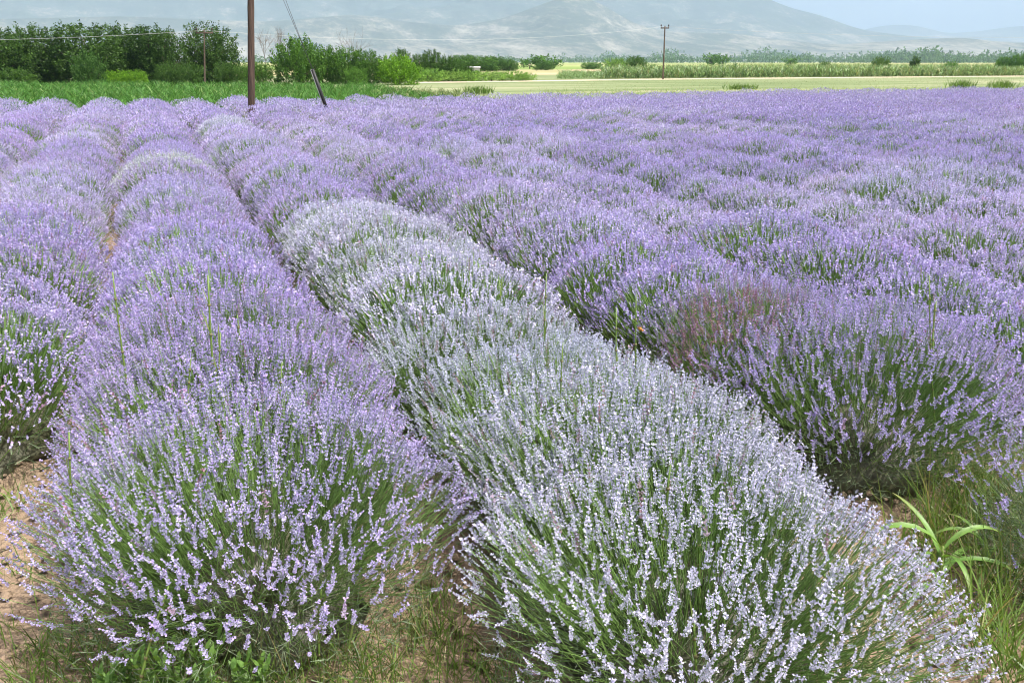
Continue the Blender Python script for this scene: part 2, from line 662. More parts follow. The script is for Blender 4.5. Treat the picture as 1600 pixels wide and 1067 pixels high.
def frame_from(d, roll):
    d = norm(d)
    ref = np.where(np.abs(d[:, 2:3]) < 0.95, np.array([[0, 0, 1.0]]), np.array([[1.0, 0, 0]]))
    x = norm(np.cross(ref, d))
    y = np.cross(d, x)
    c, s = np.cos(roll)[:, None], np.sin(roll)[:, None]
    return x * c + y * s, y * c - x * s, d


def bake_spikes(g, lod, pos, d, sc, roll, which, rnd, spent):
    X, Y, Z = frame_from(d, roll)
    lib = SPIKES[lod]
    for k in range(len(lib)):
        m = np.where(which % len(lib) == k)[0]
        if not len(m):
            continue
        v, q, t, c = lib[k]
        P = pos[m][:, None] + (v[None, :, 0:1] * X[m][:, None] + v[None, :, 1:2] * Y[m][:, None] + v[None, :, 2:3] * Z[m][:, None]) * sc[m][:, None, None]
        n = len(v)
        Q = (np.arange(len(m)) * n)[:, None, None] + q[None]
        C = np.tile(c[None], (len(m), 1, 1)).copy()
        C[:, :, 0] = np.clip(C[:, :, 0] + ((rnd[m] * 7.3) % 1 - 0.45)[:, None] * 0.6, 0, 1)
        C[:, :, 1] = rnd[m][:, None]
        C[:, :, 2] = spent[m][:, None]
        g.add(P.reshape(-1, 3), q=Q.reshape(-1, 4), c=C.reshape(-1, 3))


def stem_tubes(g, p0, p1, p2, rad, c, sides=3, seg=2):
    """bezier stems"""
    N = len(p0)
    V = np.zeros((N, seg + 1, sides, 3))
    for k in range(seg + 1):
        t = k / seg
        p = p0 * (1 - t) ** 2 + p1 * (2 * t * (1 - t)) + p2 * t * t
        tn = norm((p1 - p0) * (1 - t) + (p2 - p1) * t + 1e-6)
        x = norm(np.cross(tn, np.array([[0.31, 0.17, 0.02]])))
        y = np.cross(tn, x)
        for s in range(sides):
            a_ = 2 * math.pi * s / sides
            V[:, k, s] = p + (x * math.cos(a_) + y * math.sin(a_)) * (rad * (1.1 - 0.3 * t))[:, None]
    i0 = (np.arange(N) * (seg + 1) * sides)[:, None]
    Q = []
    for k in range(seg):
        for s in range(sides):
            s2 = (s + 1) % sides
            Q.append(np.concatenate([i0 + k * sides + s, i0 + k * sides + s2, i0 + (k + 1) * sides + s2, i0 + (k + 1) * sides + s], 1))
    g.add(V.reshape(-1, 3), q=np.concatenate(Q), c=np.repeat(c, (seg + 1) * sides, 0))


def stem_ribbons(g, p0, p2, w, c, rng):
    N = len(p0)
    d = p2 - p0
    sd = norm(np.cross(norm(d), norm(rng.normal(size=(N, 3))))) * (w * 0.5)
    V = np.stack([p0 - sd, p0 + sd, p2 + sd, p2 - sd], 1)
    g.add(V.reshape(-1, 3), q=(np.arange(N) * 4)[:, None] + np.arange(4)[None], c=np.repeat(c, 4, 0))


def bush(seed, lod, n, rx=0.67, ry=0.62, H=0.74, open_=0.0, spent_fn=None, pick=None, n_pick=0, straggly=False):
    """returns (flower mesh, stem mesh, foliage mesh, picked spikes)"""
    rng = np.random.default_rng(seed)
    # tips over an uneven dome
    ph = np.arccos(1 - rng.random(n) * (1 - math.cos(math.radians(80))))
    th = rng.random(n) * 2 * math.pi
    keep = rng.random(n) < np.clip(1.25 - (np.degrees(ph) / 80) ** 4 * 1.12, 0, 1)
    # tufts: the density is uneven over the dome
    cl = vnoise(th * 2.2 + seed, np.degrees(ph) * 0.09 + seed * 1.7)
    keep &= rng.random(n) < np.clip(0.62 + 0.8 * cl - open_, 0.1, 1)
    ph, th = ph[keep], th[keep]
    n = len(ph)
    lob = 1 + 0.05 * np.sin(3 * th + seed) * np.sin(ph) + 0.03 * np.sin(5 * th + seed * 2.1)
    k = (1.02 - np.abs(rng.normal(0, 1, n)) * ((0.075, 0.05, 0.035, 0.035)[lod] + 0.06 * straggly)) * lob
    k += 0.07 * (vnoise(th * 1.9 + seed * 3.1, ph * 3.3 + seed) - 0.5)
    zz = np.cos(ph) ** 0.66
    tip = np.stack([rx * np.sin(ph) * np.cos(th) * k, ry * np.sin(ph) * np.sin(th) * k, (0.06 + (H - 0.06) * zz) * k], 1)
    rad = norm(np.stack([tip[:, 0], tip[:, 1], np.zeros(n)], 1))
    d = norm(rad * (0.06 + 0.58 * np.sin(ph) ** 2.0)[:, None] + np.array([0, 0, 1.0]) * (0.55 + 0.45 * np.cos(ph))[:, None] + rng.normal(0, (0.20, 0.17, 0.17, 0.17)[lod], (n, 3)))
    Ls = 0.055
    p2 = tip - d * Ls
    inn = 0.42 + 0.12 * rng.random(n)
    p0 = np.stack([p2[:, 0] * inn, p2[:, 1] * inn, np.maximum(0.03, p2[:, 2] * 0.38 * rng.uniform(0.7, 1.2, n))], 1)
    dl = np.linalg.norm(p2 - p0, axis=1)
    p1 = p2 - d * (dl * 0.5)[:, None] + rng.normal(0, 0.022, (n, 3))
    sc = np.clip(rng.normal(0.82 if lod == 0 else 0.76, 0.17, n), 0.36, 1.2)
    rnd = rng.random(n)
    spent = np.zeros(n)
    if spent_fn is not None:
        spent = spent_fn(tip, rng)
    else:
        spent = (rng.random(n) < 0.05) * rng.uniform(0.3, 0.9, n)
    which = rng.integers(0, 1000, n)
    roll = rng.random(n) * 6.28
    picked = []
    mask = np.ones(n, bool)
    if pick is not None:
        order = np.argsort(-(tip @ np.array(pick)) + rng.normal(0, 0.08, n))[:n_pick]
        mask[order] = False
        X, Y, Z = frame_from(d, roll)
        for i in order:
            M = Matrix([[X[i][r] * sc[i], Y[i][r] * sc[i], Z[i][r] * sc[i], p2[i][r]] for r in range(3)] + [[0, 0, 0, 1]])
            picked.append((int(which[i]) % len(SPIKE_MESH), M, float(rnd[i]), float(spent[i])))
    gf, gs, gl = Geo(), Geo(), Geo()
    far = (tip[:, 1] > 0.30) & (lod == 0) & (pick is not None)     # side turned away: simpler florets
    for mk, ld in ((mask & ~far, lod), (mask & far, 1)):
        if mk.any():
            bake_spikes(gf, ld, p2[mk], d[mk], sc[mk], roll[mk], which[mk], rnd[mk], spent[mk])
    cs = np.stack([rng.uniform(0.1, 1, n), rng.random(n), np.zeros(n)], 1)
    if lod == 0:
        stem_tubes(gs, p0, p1, p2 + d * 0.03, np.full(n, 0.0012), cs)
    elif lod == 1:
        m = rng.random(n) < 0.75
        stem_ribbons(gs, (p0 * .5 + p1 * .5)[m], p2[m], 0.0034, cs[m], rng)
    else:
        m = rng.random(n) < 0.35
        stem_ribbons(gs, (p0 * .4 + p1 * .6)[m], p2[m], 0.006, cs[m], rng)
    # leafy shoots
    nl = {0: 9000, 1: 1600, 2: 300, 3: 130}[lod]
    ph = np.arccos(1 - rng.random(nl) * 0.98)
    th = rng.random(nl) * 2 * math.pi
    kk = rng.uniform(0.50, 0.80, nl) + 0.14 * np.sin(ph) ** 4
    b = np.stack([rx * np.sin(ph) * np.cos(th) * kk, ry * np.sin(ph) * np.sin(th) * kk, 0.02 + (H * 0.80) * np.cos(ph) ** 0.8 * kk], 1)
    dd = norm(norm(b) * 0.5 + np.array([0, 0, 0.55]) + rng.normal(0, 0.42, (nl, 3)))
    sk = rng.random(nl) < 0.45            # the leafy skirt reaching down to the soil
    ths = rng.random(nl) * 2 * math.pi
    rs = rng.uniform(0.52, 0.86, nl)
    bs = np.stack([rx * np.cos(ths) * rs, ry * np.sin(ths) * rs, rng.random(nl) ** 1.2 * H * 0.46 * (1.25 - rs * 0.6)], 1)
    ds = norm(np.stack([np.cos(ths) * 0.55, np.sin(ths) * 0.55, np.full(nl, 0.6)], 1) + rng.normal(0, 0.45, (nl, 3)))
    b[sk], dd[sk] = bs[sk], ds[sk]
    wl = {0: 0.0052, 1: 0.010, 2: 0.018, 3: 0.028}[lod]
    ll = {0: (0.03, 0.06), 1: (0.05, 0.09), 2: (0.07, 0.13), 3: (0.08, 0.15)}[lod]
    cc = np.stack([rng.random(nl), rng.random(nl), (rng.random(nl) < 0.05) * 0.8], 1)
    strips(gl, b, dd, rng.uniform(*ll, nl), wl, rng.uniform(0, 0.25, nl), nseg=1, tip=0.25, c=cc, rng=rng)
    # woody, leafy heart of the bush
    nu, nv = (20, 9) if lod < 2 else (10, 4)
    V = []
    for j in range(nv + 1):
        for i in range(nu):
            p_, t_ = math.radians(96) * j / nv, 2 * math.pi * i / nu
            r_ = 0.50 + 0.06 * math.sin(3 * t_ + seed + j) + 0.05 * rng.normal()
            if straggly:
                r_ *= 0.7
            V.append([rx * math.sin(p_) * math.cos(t_) * r_, ry * math.sin(p_) * math.sin(t_) * r_, (0.02 + H * 0.82 * max(-0.05, math.cos(p_))) * r_])
    Q = [[j * nu + i, (j + 1) * nu + i, (j + 1) * nu + (i + 1) % nu, j * nu + (i + 1) % nu] for j in range(nv) for i in range(nu)]
    gl.add(V, q=Q, c=np.stack([rng.uniform(0, 0.2, len(V)), np.zeros(len(V)), np.full(len(V), 0.5)], 1))
    return gf, gs, gl, picked


S_ROW = 1.30
ROW0 = 0.26          # the row that starts at the lower left; row index 0
rngB = np.random.default_rng(2024)

PURPLE = (0.455, 0.358, 0.725)
VIOLET = (0.435, 0.365, 0.725)
MAUVE = (0.545, 0.460, 0.780)
SILVER = (0.590, 0.580, 0.755)
GREENISH = (0.600, 0.645, 0.625)


def jitter(c, s=0.06):
    k = 1 + rngB.normal(0, s)
    return tuple(float(min(0.9, max(0.05, x * k * (1 + rngB.normal(0, s * 0.5))))) for x in c) + (1.0,)


bushes = []          # (row, x, y, colour, name of colour, scale)
for row in range(-6, 38):
    x0 = ROW0 + S_ROW * row + {1: -0.05, 2: 0.03, -1: 0.06}.get(row, 0.0)
    y = {-1: 4.75, 0: 2.88, 1: 1.96, 2: 3.02}.get(row, 2.0 + rngB.uniform(0, 0.9))
    while y < FIELD_Y:
        jx = 0.0 if (row in (0, 1, 2) and y < 3.6) else rngB.normal(0, 0.03)
        X, Y = x0 + jx, y
        u, v, w = project((X, Y, 0.4))
        vis = w > 0.6
        if vis:
            r_px = FPX * 0.75 / w
            vis = (-r_px < u < 1600 + r_px) and v - r_px < 1067
        if row == 1 and Y < 2.3:
            X -= 0.14
        if row == 0 and Y < 6.0:
            X -= 0.06 * min(1.0, (6.0 - Y) / 2.5)
        if row == 2 and Y < 3.3:
            X += 0.10
        if vis:
            dist = math.hypot(X, Y)
            t = float(fbm(np.array([X * 0.55 + 7.7]), np.array([Y * 0.42 + 3.1]), 3)[0]) * 1.9 - 0.45 + rngB.normal(0, 0.09)
            right = min(1.0, max(0.0, (X - 2.0) / 9.0))
            if row == 1 and Y < 8.4:
                t = 0.97 + rngB.normal(0, 0.03)
            elif row == 0:
                t = 0.50 - 0.02 * Y if Y < 7 else min(t, 0.55)
            elif dist < 6:
                t = min(t, 0.45)
            if row > 1 or row < 0:
                t = min(t, 0.68)
            if rngB.random() < 0.01 and dist > 6:
                t = 1.15
            keys = [(0.0, [PURPLE[i] * (1 - right) + VIOLET[i] * right for i in range(3)]), (0.35, PURPLE), (0.65, MAUVE), (0.95, SILVER), (1.15, GREENISH)]
            c = tuple(float(np.interp(t, [k_[0] for k_ in keys], [k_[1][i] for k_ in keys])) for i in range(3))
            nm = 'greenish pale' if t > 1.08 else 'silvery pale lilac' if t > 0.82 else 'pale mauve' if t > 0.62 else 'soft mauve' if t > 0.45 else 'purple' if (right < 0.4 or t > 0.2) else 'blue-violet'
            s = rngB.uniform(0.94, 1.06)
            s *= 0.92 + 0.17 * float(fbm(np.array([X * 0.9 + 41]), np.array([Y * 0.5 + 9]), 2)[0])
            bushes.append([row, X, Y, jitter(c, 0.03), nm, s, dist])
        y += rngB.uniform(0.55, 0.82)

# keep the poles' feet clear
POLE_AT = at(389, 160, 26.3)[:2]
GUY_AT = at(508, 163, 26.6)[:2]
bushes = [b for b in bushes if math.hypot(b[1] - POLE_AT[0], b[2] - POLE_AT[1]) > 0.28]
bushes.sort(key=lambda b: b[6])
order_in_row = {}
for b in sorted(bushes, key=lambda b: b[2]):
    order_in_row.setdefault(b[0], []).append(id(b))


def ordinal(n):
    w = ['first', 'second', 'third', 'fourth', 'fifth', 'sixth', 'seventh', 'eighth', 'ninth', 'tenth', 'eleventh', 'twelfth']
    if n <= len(w):
        return w[n - 1]
    return '%d%s' % (n, 'th' if 10 <= n % 100 <= 20 else {1: 'st', 2: 'nd', 3: 'rd'}.get(n % 10, 'th'))


def row_phrase(row):
    if row == 1:
        return 'in the silvery row'
    k = abs(row - 1)
    side = 'right' if row > 1 else 'left'
    return ('row just %s of the silvery row' % side) if k == 1 else '%s row %s of the silvery row' % (ordinal(k), side)


def patchy_spent(cx, cy, r):
    def f(tip, rng):
        d = np.hypot(tip[:, 0] - cx, tip[:, 1] - cy)
        return np.clip(1.7 - 1.3 * d / r, 0, 1) * rng.uniform(0.6, 1.0, len(tip)) * (rng.random(len(tip)) < 0.85)
    return f


LOD = {}
for lod, cnt, n in ((0, 2, 2900), (1, 4, 3500), (2, 4, 2900)):
    LOD[lod] = []
    for k in range(cnt):
        gf, gs, gl, _ = bush(100 * lod + k + 3, lod, n, rx=(0.70, 0.645, 0.63)[lod], ry=0.80)
        LOD[lod].append((gf.mesh('flower_spikes', M_FLOWER), gs.mesh('stems', M_STEM), gl.mesh('foliage', M_LEAF)))

# the bushes at the very front are modelled one by one: their nearest flower spikes are parts of their own
FRONT = {}


def front_bush(key, seed, n, pick, n_pick, **kw):
    gf, gs, gl, picked = bush(seed, 0, n, pick=pick, n_pick=n_pick, **kw)
    FRONT[key] = (gf.mesh('flower_spikes', M_FLOWER), gs.mesh('stems', M_STEM), gl.mesh('foliage', M_LEAF), picked)


front_bush((0, 1), 41, 3100, (-0.1, -0.75, 0.35), 290, rx=0.75, ry=0.82, H=0.75, open_=0.0)
front_bush((1, 1), 42, 2900, (-0.2, -0.45, 0.7), 295, rx=0.69, ry=0.88, H=0.73, open_=0.03)
front_bush((1, 2), 43, 2800, (-0.2, -0.5, 0.6), 150, rx=0.68, ry=0.82, H=0.75)
front_bush((2, 1), 44, 2800, (-0.5, -0.55, 0.35), 200, rx=0.76, ry=0.78, H=0.76, open_=0.03)
front_bush((2, 2), 46, 2600, (-0.5, -0.55, 0.35), 40, rx=0.68, ry=0.76, H=0.75, spent_fn=patchy_spent(-0.34, -0.08, 0.42))

individuals, rest = bushes[:300], bushes[300:]
for b in individuals:
    row, X, Y, colr, nm, s, dist = b
    k = order_in_row[row].index(id(b)) + 1
    key = (row, k)
    lod = 0 if dist < 4.8 else 1 if dist < 15 else 2
    if key in FRONT:
        parts = FRONT[key]
        rz, sc = 0.0, (1, 1, 1)
    else:
        parts = rngB.choice(len(LOD[lod]))
        parts = LOD[lod][parts]
        rz = rngB.choice([0, math.pi]) + rngB.normal(0, 0.3)
        sc = (s * rngB.choice([-1, 1]), s * rngB.uniform(0.95, 1.1), s * rngB.uniform(0.96, 1.04) * (0.92 + 0.16 * float(vnoise(np.array([row * 7.3]), np.array([Y * 0.62 + row * 3.7]))[0])))
    extra = ''
    if key == (2, 2):
        nm = 'brown-patched purple'
    label = '%s lavender bush%s, %s from the front, %s' % (nm, extra, ordinal(k), row_phrase(row))
    root = thing('lavender_bush', (X, Y, 0), label, 'lavender', 'lavender bushes planted in rows', rz)
    root.scale = sc
    o = link('flower_spikes', parts[0], root, color=colr)
    o['kind'] = 'stuff'
    o = link('stems', parts[1], root)
    o['kind'] = 'stuff'
    o = link('foliage', parts[2], root)
    if len(parts) > 3:
        for mi, Mx, rn, sp in parts[3]:
            o = link('flower_spike', SPIKE_MESH[mi], root)
            o.matrix_local = Mx
            f = 0.85 + 0.3 * rn
            o.color = tuple(c * f * (1 - 0.4 * sp) for c in colr[:3]) + (1,)

if rest:
    gm = Geo()
    lib = []
    for k in range(3):
        gf, gs, gl, _ = bush(300 + k, 3, 700, rx=0.63, ry=0.80)
        lib.append((gf.arrays(), gl.arrays()))
    gm2 = Geo()
    for b in rest:
        row, X, Y, colr, nm, s, dist = b
        (fv, fq, ft, fc), (lv, lq, lt, lc) = lib[rngB.integers(0, 3)]
        rz = rngB.uniform(0, 6.28)
        c_, s_ = math.cos(rz), math.sin(rz)
        Rm = np.array([[c_, s_, 0], [-s_, c_, 0], [0, 0, 1.0]])
        sc = s * np.array([1, 1, rngB.uniform(0.96, 1.04) * (0.92 + 0.16 * float(vnoise(np.array([row * 7.3]), np.array([Y * 0.62 + row * 3.7]))[0]))])
        fc = fc.copy()
        tone = {'purple': 0.25, 'blue-violet': 0.35, 'soft mauve': 0.10, 'pale mauve': -0.05}.get(nm, -0.25)
        fc[:, 0] = np.clip(fc[:, 0] + tone, 0, 1)
        gm.add((fv * sc) @ Rm + np.array([X, Y, 0]), q=fq, c=fc)
        gm2.add((lv * sc) @ Rm + np.array([X, Y, 0]), q=lq, c=lc)
    root = thing('lavender_mass', (0, 0, 0), 'far lavender rows merging into one purple band along the field edge', 'lavender')
    root['kind'] = 'stuff'
    o = link('flower_spikes', gm.mesh('flower_spikes', M_FLOWER), root, color=(*VIOLET, 1))
    o['kind'] = 'stuff'
    o = link('foliage', gm2.mesh('foliage', M_LEAF), root)
    o['kind'] = 'stuff'

# the thin straggly bush at the right edge of the picture
gf, gs, gl, picked = bush(77, 0, 620, rx=0.58, ry=0.55, H=0.66, straggly=True, pick=(-0.6, -0.2, 0.3), n_pick=45)
root = thing('lavender_bush', (3.06, 1.80, 0), 'thin straggly purple lavender bush with loose stems beside the bare soil', 'lavender', 'lavender bushes planted in rows')
o = link('flower_spikes', gf.mesh('flower_spikes', M_FLOWER), root, color=(*PURPLE, 1))
o['kind'] = 'stuff'
o = link('stems', gs.mesh('stems', M_STEM), root)
o['kind'] = 'stuff'
link('foliage', gl.mesh('foliage', M_LEAF), root)
for mi, Mx, rn, sp in picked:
    o = link('flower_spike', SPIKE_MESH[mi], root, color=(*PURPLE, 1))
    o.matrix_local = Mx

# ------------------------------------------------------------------ near weeds, grasses, clods
rngN = np.random.default_rng(31)


def in_poly(P, poly):
    x, y = P[:, 0], P[:, 1]
    ins = np.zeros(len(P), bool)
    n = len(poly)
    for i in range(n):
        x1, y1 = poly[i]
        x2, y2 = poly[(i + 1) % n]
        c = ((y1 > y) != (y2 > y)) & (x < (x2 - x1) * (y - y1) / (y2 - y1 + 1e-12) + x1)
        ins ^= c
    return ins


def scatter(poly, n, rng):
    poly = np.asarray(poly, float)
    lo, hi = poly.min(0), poly.max(0)
    P = rng.random((n, 2)) * (hi - lo) + lo
    return P[in_poly(P, poly)]


# clods and stones on the bare soil
g = Geo()
pts = np.concatenate([rngN.uniform([-1.3, 1.7], [-0.3, 5.5], (500, 2)), rngN.uniform([0.6, 1.5], [1.1, 4.0], (280, 2)), rngN.uniform([2.0, 1.2], [3.0, 4.0], (620, 2))])
for p in pts:
    s = rngN.gamma(2.0, 0.0055) + 0.004
    V = np.array([[1, 0, 0], [-1, 0, 0], [0, 1, 0], [0, -1, 0], [0, 0, 0.8], [0, 0, -0.6], [.6, .6, .45], [-.6, .5, .4], [.5, -.6, .4], [-.6, -.6, .45]]) * s * rngN.uniform(0.7, 1.3, (10, 3))
    a_ = rngN.uniform(0, 6.28)
    c_, s_ = math.cos(a_), math.sin(a_)
    V = V @ np.array([[c_, s_, 0], [-s_, c_, 0], [0, 0, 1]]) + np.array([p[0], p[1], 0.004])
    g.add(V, t=[[0, 2, 6], [2, 4, 6], [4, 0, 6], [2, 1, 7], [1, 4, 7], [4, 2, 7], [1, 3, 9], [3, 4, 9], [4, 1, 9], [3, 0, 8], [0, 4, 8], [4, 3, 8]])
tag(link('soil_clods', g.mesh('soil_clods', M_SOIL)), 'small clods of dry brown soil scattered between the lavender rows', 'soil', kind='stuff')


def near_grass(name, centers, n, spread, hgt, label, dry=0.15, width=0.004):
    g = Geo()
    cs = np.asarray(centers)
    i = rngN.integers(0, len(cs), n)
    P = np.concatenate([cs[i] + rngN.normal(0, spread, (n, 2)), np.full((n, 1), -0.01)], 1)
    d = norm(np.concatenate([rngN.normal(0, 0.38, (n, 2)), np.ones((n, 1))], 1))
    c = np.stack([rngN.random(n), rngN.random(n), (rngN.random(n) < dry) * rngN.uniform(.5, 1, n)], 1)
    strips(g, P, d, rngN.uniform(*hgt, n), rngN.uniform(0.6, 1.3, n) * width, rngN.uniform(0.0, 0.7, n), nseg=4, c=c, rng=rngN, tip=0.05, belly=0.2)
    return tag(link(name, g.mesh(name, M_GRASS)), label, 'grass', kind='stuff')


def gpt(x, y):
    return on_ground(x, y)[:2]


near_grass('grass', [gpt(x, 1062) for x in range(150, 620, 35)] + [gpt(x, 1085) for x in range(60, 640, 40)] + [gpt(x, 1030) for x in range(80, 640, 30)], 1100, 0.05, (0.10, 0.30), 'green grass along the foot of the front mauve bush')
near_grass('grass', [gpt(x, y) for x, y in ((650, 1060), (690, 1030), (720, 1060), (670, 1000), (740, 1040), (700, 980), (780, 1062), (640, 980), (680, 940), (820, 1080))], 520, 0.05, (0.08, 0.24), 'sparse grass on the soil between the front two bushes')
near_grass('grass', [gpt(x, y) for x, y in ((10, 1040), (40, 1060), (70, 1075), (20, 800), (30, 780), (15, 900), (30, 980), (60, 1020))], 240, 0.04, (0.08, 0.22), 'tufts of grass on the bare soil at the picture edge')
near_grass('dry_grass', [gpt(x, y) for x, y in ((1480, 780), (1520, 800), (1550, 760), (1580, 800), (1500, 880), (1550, 930), (1590, 860), (1450, 900), (1580, 1000))], 420, 0.07, (0.15, 0.50), 'dry and green grass stems beside the straggly bush', 0.45, 0.003)
near_grass('grass', [gpt(x, y) for x, y in ((1180, 1062), (1250, 1050), (1300, 1060), (1350, 1040))], 140, 0.05, (0.10, 0.26), 'grass at the foot of the front silvery bush')
near_grass('grass', [gpt(x, y) for x, y in ((1500, 830), (1540, 800), (1570, 830), (1590, 780), (1560, 900), (1597, 930), (1520, 780), (1480, 850), (1450, 870), (1560, 980), (1540, 1040), (1590, 1050), (1500, 1000))], 900, 0.07, (0.2, 0.55), 'tall green grass between the maize seedling and the straggly bush', 0.12, 0.005)
# straw litter lying on the soil
g = Geo()
P = np.concatenate([rngN.uniform([2.0, 1.3], [3.1, 2.9], (420, 2)), rngN.uniform([-1.2, 1.8], [-0.4, 4.5], (380, 2)), rngN.uniform([0.5, 1.6], [1.1, 3.2], (260, 2))])
n = len(P)
P = np.concatenate([P, np.full((n, 1), 0.016)], 1)
d = np.concatenate([rngN.normal(0, 1, (n, 2)), rngN.normal(0, 0.06, (n, 1))], 1)
strips(g, P, d, rngN.uniform(0.03, 0.13, n), 0.0028, 0.0, nseg=1, c=np.stack([rngN.random(n), rngN.random(n), np.full(n, 0.9)], 1), side=np.tile([[0, 0, 1.0]], (n, 1)) * 0.3 + rngN.normal(0, 0.5, (n, 3)), rng=rngN)
tag(link('straw_litter', g.mesh('straw_litter', M_GRASS)), 'dry straw litter lying on the bare soil between the rows', 'straw', kind='stuff')

# tall jointed canes rising through the front bushes
CANES = [  # top px, bottom px, distance, thickness, label
    ((176, 425), (200, 575), 3.75, 1.0, 'tall jointed green cane leaning left out of the mauve row'),
    ((325, 430), (340, 605), 3.55, 1.2, 'thick jointed green cane standing mid mauve row'),
    ((345, 520), (346, 620), 3.4, 0.8, 'short green cane beside the thick cane in the mauve row'),
    ((371, 492), (384, 560), 3.7, 0.8, 'thin leaning green cane with yellow tip in the mauve row'),
    ((108, 675), (122, 830), 2.85, 0.9, 'pale green cane at the side of the front mauve bush'),
    ((441, 565), (440, 680), 3.2, 0.9, 'orange-tipped green cane in the front mauve bush'),
    ((299, 558), (299, 630), 3.3, 0.7, 'small brown-green cane low in the mauve row'),
    ((780, 437), (794, 545), 4.4, 0.8, 'thin green cane beyond the silvery crest'),
    ((854, 428), (854, 600), 3.9, 1.0, 'tallest straight green cane in the silvery row'),
    ((880, 535), (880, 640), 3.2, 0.8, 'dark-tipped green cane in the silvery row'),
    ((963, 480), (968, 600), 3.45, 0.9, 'green cane at the silvery row edge'),
    ((994, 460), (998, 600), 3.45, 0.8, 'thin dark cane beside the butterfly'),
    ((1095, 790), (1098, 900), 2.35, 1.0, 'pale green blade-like cane in the front silvery bush'),
    ((1048, 725), (1040, 860), 2.4, 0.9, 'yellow-green forked cane in the front silvery bush'),
    ((1085, 970), (1096, 1066), 2.0, 0.9, 'yellow-green cane at the bottom of the silvery bush'),
    ((1452, 430), (1458, 560), 4.0, 0.7, 'thin dark cane over the first bush right of the silvery row'),
    ((1463, 470), (1461, 525), 4.0, 0.9, 'short yellow cane over the first bush right of the silvery row'),
    ((264, 915), (225, 1066), 2.35, 0.9, 'pale bent grass stem in front of the mauve bush'),
    ((556, 990), (530, 1075), 2.35, 0.9, 'pale grass stem leaning at the foot of the mauve bush'),
    ((503, 915), (505, 1060), 2.4, 0.7, 'upright green grass stem at the foot of the mauve bush'),
]
for (tp, bp, dist, th_, lab) in CANES:
    P1 = at(tp[0], tp[1], dist)
    P0 = at(bp[0], bp[1], dist - 0.02)
    d = P1 - P0
    P0 = P0 - d * min(1.2, max(0.2, P0[2] / max(0.02, d[2])) * 0.85)
    K = 9
    t = np.linspace(0, 1, K)
    bend = norm(np.cross(d[None], [[0, 1.0, 0]]))[0] * 0.012
    pts = P0 + (P1 - P0) * t[:, None] + bend * np.sin(t * 3.1)[:, None]
    root = thing('grass_cane', P0, lab, 'cane', 'canes among the lavender')
    g = Geo()
    tube(g, pts - P0, 0.0048 * th_ * (1.15 - 0.6 * t), 5, c=(0.9, 0.6, 0.0))
    link('stalk', g.mesh('stalk', M_GRASS), root)
    for k in range(2, K - 1):
        q = pts[k] - P0
        g = Geo()
        tube(g, np.stack([q - norm(d[None])[0] * 0.004, q + norm(d[None])[0] * 0.004]), 0.0062 * th_, 5, c=(0.1, 0.1, 0.75))
        link('joint', g.mesh('joint', M_GRASS), root)
    for k in rngN.choice(np.arange(3, K - 1), 2, replace=False):
        g = Geo()
        strips(g, (pts[k] - P0)[None], norm(d[None]) + rngN.normal(0, 0.12, (1, 3)), rngN.uniform(0.07, 0.14, 1), 0.007, 0.1, nseg=3, c=np.array([[0.7, 0.6, 0.2]]), rng=rngN)
        link('leaf', g.mesh('leaf', M_GRASS), root)

# maize seedlings on the bare soil
def maize_seedling(loc, h, label, seed, leaves):
    rng = np.random.default_rng(seed)
    root = thing('maize_seedling', (*loc, 0), label, 'maize', 'maize seedlings')
    g = Geo()
    tube(g, [[0, 0, -0.01], [0.004, 0, h * 0.3], [0, 0.004, h * 0.62]], [0.009, 0.008, 0.004], 7, c=(0.8, 0.6, 0.5))
    link('stalk', g.mesh('stalk', M_WEED, True), root)
    for (az, zb, L, w, el, dr) in leaves:
        az = math.radians(az)
        N = 9
        g = Geo()
        V = []
        for k in range(N + 1):
            t = k / N
            ang = math.radians(el) - dr * t * 1.9
            if k == 0:
                p = np.array([0, 0, zb * h])
            else:
                p = p + np.array([math.cos(az) * math.cos(ang), math.sin(az) * math.cos(ang), math.sin(ang)]) * L / N
            wd = w * (0.45 + 0.55 * math.sin(min(1, t / 0.35) * math.pi / 2)) * (1 - max(0, (t - 0.35) / 0.65) ** 1.8) + 0.0008
            sd = np.array([-math.sin(az), math.cos(az), 0.25 * math.sin(3 * t + az)])
            dn = np.array([0, 0, -1.0]) * wd * 0.28
            V += [p - sd * wd * 0.5, p + dn, p + sd * wd * 0.5]
        Q = [[3 * k + s, 3 * k + s + 1, 3 * k + s + 4, 3 * k + s + 3] for k in range(N) for s in (0, 1)]
        tt = np.repeat(np.linspace(0, 1, N + 1), 3)
        g.add(V, q=Q, c=np.stack([np.full(len(V), rng.uniform(0.2, 0.9)), rng.uniform(0.25, 0.8, len(V)), np.clip(tt * 1.6 - 0.9, 0, 1)], 1))
        link('leaf', g.mesh('leaf', M_WEED, True), root)


mz = gpt(1462, 935)
maize_seedling(mz, 0.33, 'bright green maize seedling with arching leaves on the bare soil', 1, [
    (200, 0.10, 0.34, 0.024, 62, 1.1), (170, 0.30, 0.40, 0.026, 66, 1.35), (20, 0.22, 0.36, 0.022, 40, 0.7), (-30, 0.40, 0.34, 0.022, 42, 0.9),
    (95, 0.45, 0.30, 0.022, 70, 0.6), (150, 0.55, 0.42, 0.028, 80, 1.5), (-10, 0.60, 0.30, 0.022, 66, 1.1), (250, 0.5, 0.26, 0.02, 60, 1.2)])
mz = gpt(1420, 935)
maize_seedling(mz, 0.26, 'smaller maize seedling leaning beside the silvery bush', 2, [
    (190, 0.1, 0.26, 0.016, 60, 1.2), (120, 0.3, 0.26, 0.017, 72, 0.9), (20, 0.4, 0.24, 0.016, 55, 1.1), (260, 0.5, 0.22, 0.016, 60, 1.2)])
mz = gpt(1530, 905)
